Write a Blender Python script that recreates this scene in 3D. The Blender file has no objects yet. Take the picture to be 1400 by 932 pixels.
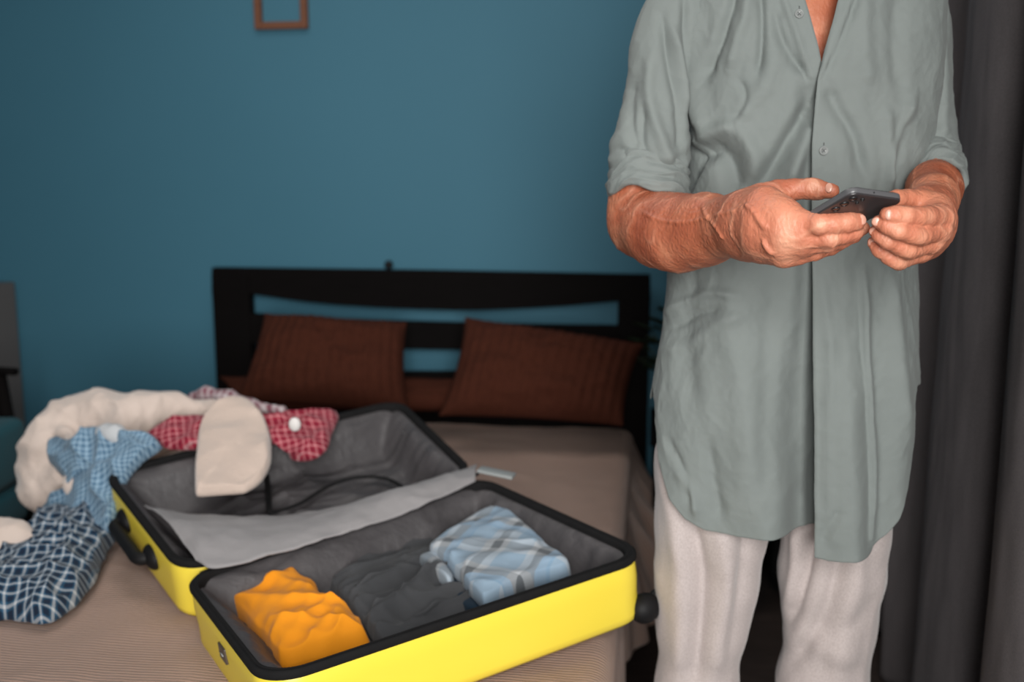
import bpy, bmesh, math, random
import numpy as np
from mathutils import Vector, Matrix
random.seed(3)
C = bpy.context.scene.collection

# ------------------------------------------------------------------ camera, world, light
CH, CP, CF = 1.23, math.radians(9.0), 1370.0        # eye height, downward pitch, focal length in pixels of a 1400 px wide frame
cam_d = bpy.data.cameras.new('camera'); cam = bpy.data.objects.new('camera', cam_d); C.objects.link(cam)
cam.location = (0, 0, CH); cam.rotation_euler = (math.pi/2-CP, 0, 0)
cam_d.sensor_width = 36; cam_d.lens = 36*CF/1400; cam_d.clip_start = .05
cam_d.dof.use_dof = True; cam_d.dof.focus_distance = 1.29; cam_d.dof.aperture_fstop = 2.8
bpy.context.scene.camera = cam
w = bpy.data.worlds.new('world'); bpy.context.scene.world = w; w.use_nodes = True
w.node_tree.nodes['Background'].inputs[0].default_value = (.75, .85, 1, 1); w.node_tree.nodes['Background'].inputs[1].default_value = .5
vs = bpy.context.scene.view_settings
vs.view_transform = 'Standard'; vs.look = 'None'; vs.gamma = 1; vs.use_curve_mapping = False; vs.exposure = 0.25
SS, CC = math.sin(CP), math.cos(CP)
# the room is turned 8 degrees against the lens axis: a runs along the bed's wall to the right, b comes out of that wall
RA = math.radians(8.0); RO = np.array([-.27, 3.24, 0.]); AV = np.array([math.cos(RA), -math.sin(RA), 0]); BV = np.array([-math.sin(RA), -math.cos(RA), 0]); ZV = np.array([0, 0, 1.])
def room(a, b, z): return RO+a*AV+b*BV+z*ZV
def area(name, loc, target, sx, sy, power, col, spread=170):
    d = bpy.data.lights.new(name, 'AREA'); d.shape = 'RECTANGLE'; d.size = sx; d.size_y = sy; d.energy = power; d.color = col
    o = bpy.data.objects.new(name, d); C.objects.link(o); o.location = loc
    o.rotation_euler = (Vector(target)-Vector(loc)).to_track_quat('-Z', 'Y').to_euler(); d.spread = math.radians(spread); return o
area('window_light', room(.95, 4.04, 1.48), room(.10, .4, .86), .98, 1.6, 31, (1, .975, .94), 110)
area('overhead_fill', room(-.2, 1.35, 2.6), room(-.2, 1.35, 0), 1.2, 1.2, 10, (1, .96, .92))  # added soft fill to brighten the bed top and clothes; no lamp hangs here

# ------------------------------------------------------------------ pixel rays -> world points
def P(u, v, Y):
    x = (u-700)/CF; y = CC-SS*(v-466)/CF; z = -SS-CC*(v-466)/CF; t = Y/y
    return np.array([x*t, Y, CH+z*t])
def px_m(v, Y): return Y/(CC-SS*(v-466)/CF)/CF      # metres per pixel at depth Y
def onplane(u, v, p0, n):
    d = np.array([(u-700)/CF, CC-SS*(v-466)/CF, -SS-CC*(v-466)/CF]); o = np.array([0, 0, CH]); n = np.asarray(n, float)
    return o+d*(np.dot(np.asarray(p0)-o, n)/np.dot(d, n))
def onz(u, v, z): return onplane(u, v, (0, 0, z), (0, 0, 1))
def proj(p):
    p = np.asarray(p, float); dy = p[..., 1]; dz = p[..., 2]-CH; zf = dy*CC-dz*SS; up = dy*SS+dz*CC
    return 700+CF*p[..., 0]/zf, 466-CF*up/zf

# ------------------------------------------------------------------ noise
_rg = np.random.RandomState(7); _pm = np.tile(_rg.permutation(256), 3); _gr = _rg.normal(size=(256, 3)); _gr /= np.linalg.norm(_gr, axis=1)[:, None]
def noise(p):
    p = np.asarray(p, float); i = np.floor(p).astype(int); f = p-i; w_ = f*f*f*(f*(f*6-15)+10); i &= 255; r = 0
    for dx in (0, 1):
        for dy in (0, 1):
            for dz in (0, 1):
                h = _pm[_pm[_pm[i[..., 0]+dx]+i[..., 1]+dy]+i[..., 2]+dz]
                g = (_gr[h]*(f-np.array([dx, dy, dz]))).sum(-1)
                r = r+g*(w_[..., 0] if dx else 1-w_[..., 0])*(w_[..., 1] if dy else 1-w_[..., 1])*(w_[..., 2] if dz else 1-w_[..., 2])
    return r
def fbm(p, o=3):
    s = 0; a = 1
    for k in range(o): s = s+a*noise(p*2**k+k*7.3); a *= .5
    return s
def ridge(p, o=3):                                   # creased cloth: sharp crests between soft hollows
    s = 0; a = 1
    for k in range(o): s = s+a*(1-2.6*np.abs(noise(p*1.9**k+k*5.1)))**2*.6; a *= .45
    return s
def smooth(x): x = np.clip(x, 0, 1); return x*x*(3-2*x)

# ------------------------------------------------------------------ object helpers
def mesh_obj(name, verts, faces, mat, parent=None, sm=True, uv=None):
    me = bpy.data.meshes.new(name); me.from_pydata([tuple(map(float, v)) for v in verts], [], [tuple(int(i) for i in f) for f in faces]); me.update()
    if sm: me.polygons.foreach_set('use_smooth', [True]*len(me.polygons))
    if uv is not None:
        l = me.uv_layers.new(name='UVMap'); idx = np.zeros(len(me.loops), int); me.loops.foreach_get('vertex_index', idx)
        l.data.foreach_set('uv', np.asarray(uv, float)[idx].ravel())
    me.materials.append(mat); o = bpy.data.objects.new(name, me); C.objects.link(o)
    if parent is not None: o.parent = parent; o.matrix_parent_inverse = Matrix.Translation(-Vector(parent.location))
    return o
def bm_obj(name, bm, mat, parent=None, sm=False):
    me = bpy.data.meshes.new(name); bm.normal_update(); bm.to_mesh(me); bm.free()
    if sm: me.polygons.foreach_set('use_smooth', [True]*len(me.polygons))
    me.materials.append(mat); o = bpy.data.objects.new(name, me); C.objects.link(o)
    if parent is not None: o.parent = parent; o.matrix_parent_inverse = Matrix.Translation(-Vector(parent.location))
    return o
def thing(name, label, cat, loc, group=None):
    o = bpy.data.objects.new(name, None); C.objects.link(o); o.location = tuple(loc); o.empty_display_size = .05
    return tag(o, label, cat, group)
def tag(o, label=None, cat=None, group=None, kind=None):
    if label: o['label'] = label
    if cat: o['category'] = cat
    if group: o['group'] = group
    if kind: o['kind'] = kind
    return o
def struct(o): o['kind'] = 'structure'; return o
def solidify(o, t, off=-1):
    m = o.modifiers.new('thickness', 'SOLIDIFY'); m.thickness = t; m.offset = off; return o
def bevel(o, wd, seg=3):
    m = o.modifiers.new('bevel', 'BEVEL'); m.width = wd; m.segments = seg; m.limit_method = 'ANGLE'; m.angle_limit = .6; return o
def box_pts(o, ax, ay, az, sx, sy, sz):              # oriented box centred on o
    v = []; f = [(0, 1, 3, 2), (4, 6, 7, 5), (0, 4, 5, 1), (2, 3, 7, 6), (0, 2, 6, 4), (1, 5, 7, 3)]
    for i in (-.5, .5):
        for j in (-.5, .5):
            for k in (-.5, .5): v.append(np.asarray(o)+i*sx*np.asarray(ax)+j*sy*np.asarray(ay)+k*sz*np.asarray(az))
    return v, f
def rbox(name, a0, a1, b0, b1, z0, z1, mat, parent=None, bv=0, sm=False):
    v, f = box_pts(room((a0+a1)/2, (b0+b1)/2, (z0+z1)/2), AV, BV, ZV, a1-a0, b1-b0, z1-z0)
    f = [tuple(reversed(q)) for q in f]
    o = mesh_obj(name, v, f, mat, parent, sm)
    bm = bmesh.new(); bm.from_mesh(o.data); bmesh.ops.recalc_face_normals(bm, faces=bm.faces); bm.to_mesh(o.data); bm.free()
    if bv: bevel(o, bv)
    return o
def grid_faces(n, m, wrap=False):
    f = []
    for i in range(n-1+(1 if wrap else 0)):
        for j in range(m-1):
            a = i*m+j; b = ((i+1) % n)*m+j; f.append((a, b, b+1, a+1))
    return f
def tube(pts, rad, seg=12, flat=1.0, upv=(0, 0, 1), caps=True):   # swept tube; flat squashes along upv
    pts = np.asarray(pts, float); n = len(pts); rad = np.broadcast_to(rad, (n,)); V = []
    for i in range(n):
        t = pts[min(i+1, n-1)]-pts[max(i-1, 0)]; t /= np.linalg.norm(t)+1e-9; u_ = np.asarray(upv, float); s = np.cross(t, u_)
        if np.linalg.norm(s) < 1e-4: s = np.cross(t, (1, 0, 0.))
        s /= np.linalg.norm(s); k = np.cross(s, t)
        for j in range(seg):
            a = 2*math.pi*j/seg; V.append(pts[i]+rad[i]*(math.cos(a)*s+flat*math.sin(a)*k))
    F = [(i*seg+j, i*seg+(j+1) % seg, (i+1)*seg+(j+1) % seg, (i+1)*seg+j) for i in range(n-1) for j in range(seg)]
    if caps: F += [tuple(reversed(range(seg))), tuple(range((n-1)*seg, n*seg))]
    return V, F
def spline(pts, n):                                  # Catmull-Rom through any-dimension points
    p = np.asarray(pts, float); p = np.vstack([2*p[0]-p[1], p, 2*p[-1]-p[-2]]); m = len(p)-3; out = []
    for t in np.linspace(0, m-1e-6, n):
        i = int(t); x = t-i; a, b, c, d = p[i:i+4]
        out.append(.5*((2*b)+(c-a)*x+(2*a-5*b+4*c-d)*x*x+(3*b-a-3*c+d)*x**3))
    return np.array(out)
def ellipsoid(o, ax, ay, az, rx, ry, rz, nu=16, nv=10):
    V = []; F = []
    for i in range(nv+1):
        th = math.pi*i/nv
        for j in range(nu):
            ph = 2*math.pi*j/nu
            V.append(np.asarray(o)+rx*math.sin(th)*math.cos(ph)*np.asarray(ax)+ry*math.sin(th)*math.sin(ph)*np.asarray(ay)+rz*math.cos(th)*np.asarray(az))
    for i in range(nv):
        for j in range(nu): F.append((i*nu+j, (i+1)*nu+j, (i+1)*nu+(j+1) % nu, i*nu+(j+1) % nu))
    return V, F
def join(*parts):
    V = []; F = []
    for v, f in parts: F += [tuple(i+len(V) for i in q) for q in f]; V += list(v)
    return V, F

# ------------------------------------------------------------------ signed distance modelling, meshed with surface nets
class Field:
    def __init__(s, lo, hi, h):
        s.h = h; s.lo = np.asarray(lo, float); s.n = np.ceil((np.asarray(hi)-s.lo)/h).astype(int)+1
        s.F = np.full(tuple(s.n), .05, np.float32)
    def new(s):
        g = Field.__new__(Field); g.h, g.lo, g.n = s.h, s.lo, s.n; g.F = np.full(tuple(s.n), .05, np.float32); return g
    def win(s, lo, hi):
        a = np.clip(((lo-s.lo)/s.h).astype(int), 0, s.n-1); b = np.clip(((hi-s.lo)/s.h).astype(int)+2, 1, s.n)
        if np.any(b <= a): return None
        sl = tuple(slice(a[i], b[i]) for i in range(3))
        ax = [s.lo[i]+s.h*np.arange(a[i], b[i]) for i in range(3)]
        return sl, np.stack(np.meshgrid(*ax, indexing='ij'), -1)
    def put(s, sl, d, k):
        c = s.F[sl]
        if k <= 0: s.F[sl] = np.minimum(c, d); return
        q = np.maximum(k-np.abs(c-d), 0)/k; s.F[sl] = np.minimum(c, d)-q*q*k*.25
    def cone(s, a, b, ra, rb, k=.004):
        a = np.asarray(a, float); b = np.asarray(b, float); m = max(ra, rb)+max(3*s.h, k)+s.h
        wn = s.win(np.minimum(a, b)-m, np.maximum(a, b)+m)
        if wn is None: return
        sl, p = wn; ba = b-a; L = np.dot(ba, ba)+1e-12; t = np.clip(((p-a)@ba)/L, 0, 1)
        d = np.sqrt((((p-a)-t[..., None]*ba)**2).sum(-1))-(ra+(rb-ra)*t); s.put(sl, d, k)
    def ell(s, o, M, r, k=.004):                    # M rows are the axes
        r = np.asarray(r, float); m = r.max()+max(3*s.h, k)+s.h; o = np.asarray(o, float); wn = s.win(o-m, o+m)
        if wn is None: return
        sl, p = wn; q = (p-o)@np.asarray(M, float).T; k0 = np.sqrt(((q/r)**2).sum(-1)); k1 = np.sqrt(((q/r**2)**2).sum(-1))+1e-9
        s.put(sl, k0*(k0-1)/k1, k)
    def chain(s, pts, k=.004):                      # pts rows: x y z r
        for a, b in zip(pts[:-1], pts[1:]): s.cone(a[:3], b[:3], a[3], b[3], k)
    def merge(s, g, k): 
        q = np.maximum(k-np.abs(s.F-g.F), 0)/k; s.F = np.minimum(s.F, g.F)-q*q*k*.25
    def mesh(s):
        F = s.F; I = F < 0; n = F.shape
        cs = np.zeros((n[0]-1, n[1]-1, n[2]-1), int)
        for dx in (0, 1):
            for dy in (0, 1):
                for dz in (0, 1): cs += I[dx:n[0]-1+dx, dy:n[1]-1+dy, dz:n[2]-1+dz]
        act = (cs > 0) & (cs < 8); idx = -np.ones(act.shape, int); A = np.argwhere(act); idx[act] = np.arange(len(A))
        acc = np.zeros((len(A), 3)); cnt = np.zeros(len(A))
        corners = [(x, y, z) for x in (0, 1) for y in (0, 1) for z in (0, 1)]
        for c in corners:
            for ax in range(3):
                if c[ax]: continue
                d = list(c); d[ax] = 1
                f0 = F[A[:, 0]+c[0], A[:, 1]+c[1], A[:, 2]+c[2]]; f1 = F[A[:, 0]+d[0], A[:, 1]+d[1], A[:, 2]+d[2]]
                m = (f0 < 0) != (f1 < 0); t = f0[m]/(f0[m]-f1[m]); q = np.tile(np.array(c, float), (m.sum(), 1)); q[:, ax] += t
                acc[m] += q; cnt[m] += 1
        V = s.lo+s.h*(A+acc/cnt[:, None]); Q = []
        for ax in range(3):
            o1, o2 = [(1, 2), (2, 0), (0, 1)][ax]
            sl0 = [slice(1, -1)]*3; sl1 = [slice(1, -1)]*3; sl0[ax] = slice(0, -1); sl1[ax] = slice(1, None)
            a = I[tuple(sl0)]; b = I[tuple(sl1)]; E = np.argwhere(a != b); sg = a[tuple(E.T)]
            E = E+np.array([0 if i == ax else 1 for i in range(3)])
            def cell(p, q):
                e = E.copy(); e[:, o1] -= p; e[:, o2] -= q; return idx[e[:, 0], e[:, 1], e[:, 2]]
            q4 = np.stack([cell(1, 1), cell(0, 1), cell(0, 0), cell(1, 0)], 1); q4[~sg] = q4[~sg][:, ::-1]; Q.append(q4)
        Q = np.vstack(Q); Q = Q[(Q >= 0).all(1)]
        return V, Q
def relax(V, Q, it=2, lam=.5):
    e = np.vstack([Q[:, [0, 1]], Q[:, [1, 2]], Q[:, [2, 3]], Q[:, [3, 0]]]); e = np.vstack([e, e[:, ::-1]])
    cnt = np.bincount(e[:, 0], minlength=len(V))[:, None]
    for _ in range(it):
        s = np.stack([np.bincount(e[:, 0], V[e[:, 1], i], minlength=len(V)) for i in range(3)], 1)
        V = V+lam*(s/np.maximum(cnt, 1)-V)
    return V
def vnormals(V, Q):
    n = np.cross(V[Q[:, 2]]-V[Q[:, 0]], V[Q[:, 3]]-V[Q[:, 1]]); N = np.zeros_like(V)
    for k in range(4):
        for i in range(3): N[:, i] += np.bincount(Q[:, k], n[:, i], minlength=len(V))
    return N/(np.linalg.norm(N, axis=1)[:, None]+1e-12)

# ------------------------------------------------------------------ materials
class Mat:
    def __init__(s, name, col=(.5, .5, .5), rough=.7, spec=.5):
        m = s.m = bpy.data.materials.new(name); m.use_nodes = True; s.nt = m.node_tree; s.b = s.nt.nodes['Principled BSDF']
        s.b.inputs['Base Color'].default_value = (*col, 1); s.b.inputs['Roughness'].default_value = rough; s.b.inputs['Specular IOR Level'].default_value = spec
        s.tc = s.nt.nodes.new('ShaderNodeTexCoord')
    def n(s, t, **kw):
        x = s.nt.nodes.new(t)
        for k, v in kw.items():
            if k.startswith('i_'):
                key = k[2:]; key = int(key) if key.isdigit() else key.replace('_', ' ')
                x.inputs[key].default_value = v
            else: setattr(x, k, v)
        return x
    def l(s, a, b): s.nt.links.new(a, b)
    def coord(s, kind='Object', scale=(1, 1, 1), rot=(0, 0, 0)):
        m = s.n('ShaderNodeMapping'); m.inputs['Scale'].default_value = scale; m.inputs['Rotation'].default_value = rot; s.l(s.tc.outputs[kind], m.inputs[0]); return m.outputs[0]
    def noise(s, vec, scale, detail=4, dist=0):
        x = s.n('ShaderNodeTexNoise'); x.inputs['Scale'].default_value = scale; x.inputs['Detail'].default_value = detail; x.inputs['Distortion'].default_value = dist; s.l(vec, x.inputs[0]); return x.outputs[0]
    def ramp(s, fac, stops):
        r = s.n('ShaderNodeValToRGB'); e = r.color_ramp.elements
        while len(e) < len(stops): e.new(.5)
        for q, (p, c) in zip(e, stops): q.position = p; q.color = (*c, 1) if len(c) == 3 else c
        s.l(fac, r.inputs[0]); return r.outputs[0]
    def mix(s, fac, a, b, mode='MIX'):
        x = s.n('ShaderNodeMix', data_type='RGBA', blend_type=mode)
        for i, q in ((0, fac), (6, a), (7, b)):
            if isinstance(q, (int, float)): x.inputs[i].default_value = q
            elif isinstance(q, tuple): x.inputs[i].default_value = (*q, 1)
            else: s.l(q, x.inputs[i])
        return x.outputs[2]
    def math(s, op, a, b=None):
        x = s.n('ShaderNodeMath', operation=op)
        for i, q in enumerate((a, b)):
            if q is None: continue
            if isinstance(q, (int, float)): x.inputs[i].default_value = q
            else: s.l(q, x.inputs[i])
        return x.outputs[0]
    def base(s, c): s.l(c, s.b.inputs['Base Color'])
    def bump(s, h, strength=.3, dist=.002):
        x = s.n('ShaderNodeBump'); x.inputs['Strength'].default_value = strength; x.inputs['Distance'].default_value = dist; s.l(h, x.inputs['Height'])
        prev = s.b.inputs['Normal'].links
        if prev: s.l(prev[0].from_socket, x.inputs['Normal'])
        s.l(x.outputs[0], s.b.inputs['Normal']); return s
def wave(m, vec, scale, axis, dist=0):
    x = m.n('ShaderNodeTexWave', bands_direction=axis); x.inputs['Scale'].default_value = scale; x.inputs['Distortion'].default_value = dist; m.l(vec, x.inputs[0]); return x.outputs['Fac']
def fabric(name, c1, c2, rough=.85, nscale=9, weave=900, wstr=.25, soft=.0, sheen=.08):
    m = Mat(name, c1, rough, .2); v = m.coord(); f = m.noise(v, nscale, 5)
    m.base(m.mix(f, c1, c2)); h = m.math('ADD', wave(m, v, weave/6.28, 'X', 1), wave(m, v, weave/6.28, 'Z', 1)); m.bump(h, wstr, .0006)
    m.bump(m.noise(v, 45, 5, .4), .35, .0035)
    m.b.inputs['Sheen Weight'].default_value = sheen; return m.m
def plaid(name, ground, dark, light, accent=None, scale=40, rot=(0, 0, 0), uv=False, warp=.015, thin=.12, rough=.85):
    m = Mat(name, ground, rough, .2); v = m.coord('UV' if uv else 'Object', (1, 1, 1), rot)
    if warp:
        nz = m.n('ShaderNodeTexNoise'); nz.inputs['Scale'].default_value = 7; m.l(v, nz.inputs[0])
        sub = m.n('ShaderNodeVectorMath', operation='SUBTRACT'); m.l(nz.outputs[1], sub.inputs[0]); sub.inputs[1].default_value = (.5, .5, .5)
        sc = m.n('ShaderNodeVectorMath', operation='SCALE'); m.l(sub.outputs[0], sc.inputs[0]); sc.inputs['Scale'].default_value = warp*2
        ad = m.n('ShaderNodeVectorMath', operation='ADD'); m.l(v, ad.inputs[0]); m.l(sc.outputs[0], ad.inputs[1]); v = ad.outputs[0]
    sp = m.n('ShaderNodeSeparateXYZ'); m.l(v, sp.inputs[0]); x, y = sp.outputs[0], sp.outputs[1]
    def band(c, per, off, wd):
        t = m.math('FRACT', m.math('ADD', m.math('MULTIPLY', c, per), off)); t = m.math('ABSOLUTE', m.math('SUBTRACT', t, .5)); return m.math('LESS_THAN', t, wd/2)
    bx, by = band(x, scale, 0, .5), band(y, scale, 0, .5)
    c = m.mix(m.math('MULTIPLY', m.math('ADD', bx, by), .5), ground, dark)
    lx, ly = band(x, scale, .5, thin), band(y, scale, .5, thin); c = m.mix(m.math('MULTIPLY', m.math('ADD', lx, ly), .42), c, light)
    if accent: ax_, ay = band(x, scale/2, .1, .1), band(y, scale/2, .1, .1); c = m.mix(m.math('MULTIPLY', m.math('MAXIMUM', ax_, ay), .7), c, accent)
    m.base(c); m.bump(m.noise(m.coord(), 40, 4, .3), .3, .003); m.b.inputs['Sheen Weight'].default_value = .1; return m.m

def mk_wall():
    m = Mat('teal_wall_paint', (.06, .17, .235), .65, .3); v = m.coord(); f = m.noise(v, 1.6, 3)
    m.base(m.mix(f, (.048, .158, .225), (.058, .180, .254))); m.bump(m.noise(v, 90, 3), .08, .002); return m.m
M = {}
M['wall'] = mk_wall()
M['plaster'] = Mat('pale_plaster', (.48, .46, .43), .9).m
M['ceiling'] = Mat('ceiling_paint', (.60, .59, .57), .9).m
def mk_floor():
    m = Mat('dark_laminate', (.05, .035, .03), .6, .3); v = m.coord(scale=(1, 8, 1)); f = m.noise(v, 6, 5, 1)
    m.base(m.ramp(f, [(.3, (.034, .024, .021)), (.7, (.060, .043, .037))])); m.bump(f, .1, .002); return m.m
M['floor'] = mk_floor()
def mk_wood(name, a, b, rough=.5, spec=.4):
    m = Mat(name, a, rough, spec); v = m.coord(scale=(2, 2, 14)); f = m.noise(v, 5, 5, 1.2); m.base(m.mix(f, a, b)); m.bump(f, .12, .001); return m.m
M['blackwood'] = mk_wood('black_brown_wood', (.0028, .0022, .0022), (.005, .004, .004), .8, .08)
M['redwood'] = mk_wood('reddish_wood', (.05, .018, .010), (.03, .010, .006))
M['framewood'] = mk_wood('picture_frame_wood', (.20, .075, .035), (.13, .050, .026), .6)
M['linen'] = fabric('grey_green_linen', (.184, .208, .201), (.216, .241, .233), .8, 14, 2600, .22)
M['button'] = Mat('grey_button', (.23, .245, .24), .35, .5).m
M['thread'] = Mat('button_thread', (.08, .085, .085), .8).m
def mk_trouser():
    m = Mat('melange_jersey', (.5, .42, .41), .95, .1); v = m.coord(); f = m.noise(m.coord(scale=(1, 1, .6)), 520, 4); g = m.noise(v, 5, 3)
    c = m.ramp(f, [(.35, (.45, .39, .375)), (.5, (.52, .455, .44)), (.68, (.57, .505, .49))]); m.base(m.mix(m.math('MULTIPLY', g, .25), c, (.42, .36, .35)))
    m.bump(f, .25, .0012); m.bump(m.noise(v, 28, 4, .4), .35, .004); m.b.inputs['Sheen Weight'].default_value = .3; return m.m
M['jersey'] = mk_trouser()
def mk_curtain():
    m = Mat('charcoal_curtain_weave', (.05, .045, .046), .9, .2); v = m.coord(); f = m.noise(v, 330, 3); g = m.noise(m.coord(scale=(1, 1, .2)), 30, 4)
    m.base(m.mix(m.mix(.5, f, g), (.055, .050, .053), (.205, .185, .190)))
    h = m.math('ADD', wave(m, v, 300, 'Z', 2), m.noise(v, 500, 2)); m.bump(h, .45, .0012); m.b.inputs['Sheen Weight'].default_value = .0; return m.m
M['curtain'] = mk_curtain()
def mk_spread():
    m = Mat('ribbed_bedspread', (.3, .21, .17), .95, .1)
    v = m.coord(rot=(0, 0, RA)); w1 = wave(m, v, 95/6.28*2.4, 'Y', 1.2); f = m.noise(v, 90, 4); g = m.noise(v, 3, 3)
    c = m.mix(g, (.36, .235, .185), (.42, .285, .230)); c = m.mix(m.math('MULTIPLY', w1, .35), c, (.20, .125, .10)); m.base(c)
    m.bump(w1, .5, .004); m.bump(f, .25, .0015); m.b.inputs['Sheen Weight'].default_value = .2; return m.m
M['spread'] = mk_spread()
M['mattress'] = fabric('mattress_ticking', (.45, .36, .31), (.5, .4, .35))
def mk_pillow():
    m = Mat('rust_brown_pillow', (.06, .018, .01), .95, .1); v = m.coord(); f = m.noise(v, 60, 4)
    m.base(m.mix(f, (.042, .0125, .0075), (.066, .0195, .011))); m.bump(f, .3, .003); return m.m
M['pillow'] = mk_pillow()
def mk_yellow():
    m = Mat('yellow_polycarbonate', (.85, .70, .03), .35, .5); v = m.coord(); f = m.noise(v, 3, 2); m.base(m.mix(f, (.92, .70, .055), (.95, .76, .085)))
    m.bump(m.noise(v, 500, 2), .06, .0006); return m.m
M['yellow'] = mk_yellow()
M['black'] = Mat('black_rubber', (.007, .007, .008), .6, .25).m
M['zip'] = fabric('black_zipper_tape', (.006, .006, .0065), (.012, .0115, .012), .85, 40, 2500, .3, sheen=0)
def mk_lining():
    m = Mat('grey_lining', (.09, .085, .09), .55, .4); v = m.coord(); f = m.noise(v, 12, 4, .5)
    m.base(m.mix(f, (.050, .047, .050), (.092, .085, .089))); m.bump(f, .7, .012); m.bump(m.noise(v, 40, 4, 1), .4, .004); return m.m
M['lining'] = mk_lining()
M['flap'] = fabric('pale_grey_divider', (.27, .26, .265), (.32, .305, .31), .6, 10, 1500, .15)
M['tagplastic'] = Mat('pale_grey_plastic', (.30, .32, .32), .4).m
M['badge'] = Mat('dark_badge', (.07, .055, .045), .4, .6).m
def mk_knit(name, a, b):
    m = Mat(name, a, .95, .1); v = m.coord(); f = m.noise(v, 12, 4); k = m.noise(v, 230, 3); m.base(m.mix(f, a, b)); m.bump(k, .5, .003); m.bump(m.noise(v, 26, 4, .5), .5, .008)
    m.b.inputs['Sheen Weight'].default_value = .4; return m.m
M['cream'] = mk_knit('cream_fleece', (.62, .51, .45), (.71, .60, .535))
M['beige'] = mk_knit('beige_knit', (.57, .455, .39), (.64, .52, .45))
M['orange'] = fabric('orange_jersey', (.80, .27, .008), (.90, .33, .015), .85, 6, 1500, .2)
M['charcoal'] = fabric('charcoal_jersey', (.046, .048, .052), (.068, .070, .075), .9, 8, 1500, .2)
M['navy'] = fabric('navy_jersey', (.006, .018, .035), (.012, .03, .05))
M['gingham'] = plaid('light_blue_gingham', (.20, .34, .47), (.09, .17, .26), (.48, .58, .66), scale=115, uv=True, warp=.001, thin=.14)
M['navyplaid'] = plaid('navy_check_flannel', (.028, .10, .18), (.008, .018, .040), (.62, .63, .64), scale=58, uv=True, warp=.001, thin=.2)
M['redplaid'] = plaid('red_check_flannel', (.42, .03, .06), (.20, .012, .03), (.62, .42, .42), scale=70, uv=True, warp=.001, thin=.16)
M['pinkplaid'] = plaid('pink_white_check', (.60, .48, .50), (.25, .09, .12), (.7, .66, .68), scale=55, rot=(.3, .3, .5), warp=.006, thin=.2)
M['paleplaid'] = plaid('pale_blue_plaid', (.47, .50, .53), (.27, .37, .47), (.05, .06, .07), accent=(.20, .32, .45), scale=10.5, uv=True, warp=.005, thin=.2)
M['teal'] = fabric('teal_upholstery', (.006, .075, .10), (.01, .095, .12))
M['greypanel'] = Mat('grey_cabinet_lacquer', (.13, .115, .11), .6).m
def mk_leaf():
    m = Mat('dark_green_leaf', (.02, .03, .015), .5, .3); f = m.noise(m.coord(), 20, 3); m.base(m.mix(f, (.010, .017, .008), (.024, .036, .015))); return m.m
M['leaf'] = mk_leaf()
M['pot'] = Mat('dark_pot', (.015, .014, .014), .5).m
def mk_skin():
    m = Mat('weathered_skin', (.5, .25, .17), .5, .45); v = m.coord()
    big = m.noise(v, 16, 4, .3); fine = m.noise(v, 120, 5, .6)
    c = m.ramp(big, [(.30, (.31, .070, .028)), (.5, (.45, .130, .060)), (.68, (.62, .235, .125))])
    c = m.mix(m.math('MULTIPLY', fine, .45), c, (.42, .15, .10))
    # hands end pinker than the sun-tanned forearms
    sp = m.n('ShaderNodeSeparateXYZ'); m.l(m.tc.outputs['Object'], sp.inputs[0])
    mr = m.n('ShaderNodeMapRange'); m.l(sp.outputs[1], mr.inputs[0]); mr.inputs[1].default_value = 1.36; mr.inputs[2].default_value = 1.20; mr.inputs[3].default_value = 0; mr.inputs[4].default_value = .5
    c = m.mix(mr.outputs[0], c, (.64, .245, .155)); at = m.n('ShaderNodeAttribute', attribute_name='tone'); c = m.mix(m.math('MULTIPLY', at.outputs['Fac'], .62), c, (.78, .42, .28)); m.base(c)
    vo = m.n('ShaderNodeTexVoronoi', feature='DISTANCE_TO_EDGE'); vo.inputs['Scale'].default_value = 520; m.l(m.coord(scale=(1, 1, 1.6)), vo.inputs[0])
    m.bump(vo.outputs[0], .18, .0008); m.bump(fine, .45, .0022); m.bump(m.noise(m.coord(scale=(1.8, 1.8, .7)), 75, 4, 1.2), .4, .003)
    m.b.inputs['Subsurface Weight'].default_value = .10; m.b.inputs['Subsurface Radius'].default_value = (1, .35, .2); m.b.inputs['Subsurface Scale'].default_value = .006
    return m.m
M['skin'] = mk_skin()
M['nail'] = Mat('fingernail', (.60, .31, .23), .28, .5).m
M['hair'] = fabric('grey_hair', (.25, .24, .23), (.4, .39, .37), .7, 60, 900, .6)
M['eye'] = Mat('eye_white', (.75, .73, .70), .2).m
M['iris'] = Mat('eye_iris', (.06, .04, .02), .2).m
M['phone'] = Mat('phone_matte_back', (.035, .031, .033), .36, .6).m
M['phonerim'] = Mat('phone_satin_rim', (.10, .10, .105), .34, .7).m
M['glass'] = Mat('black_glass', (.004, .004, .005), .08, .6).m
M['lensring'] = Mat('lens_ring', (.012, .012, .013), .4, .4).m
M['white'] = Mat('white_tag', (.75, .72, .70), .6).m
def mk_slipper(): return fabric('slipper_felt', (.06, .06, .065), (.09, .09, .095))
M['slipper'] = mk_slipper()

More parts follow.
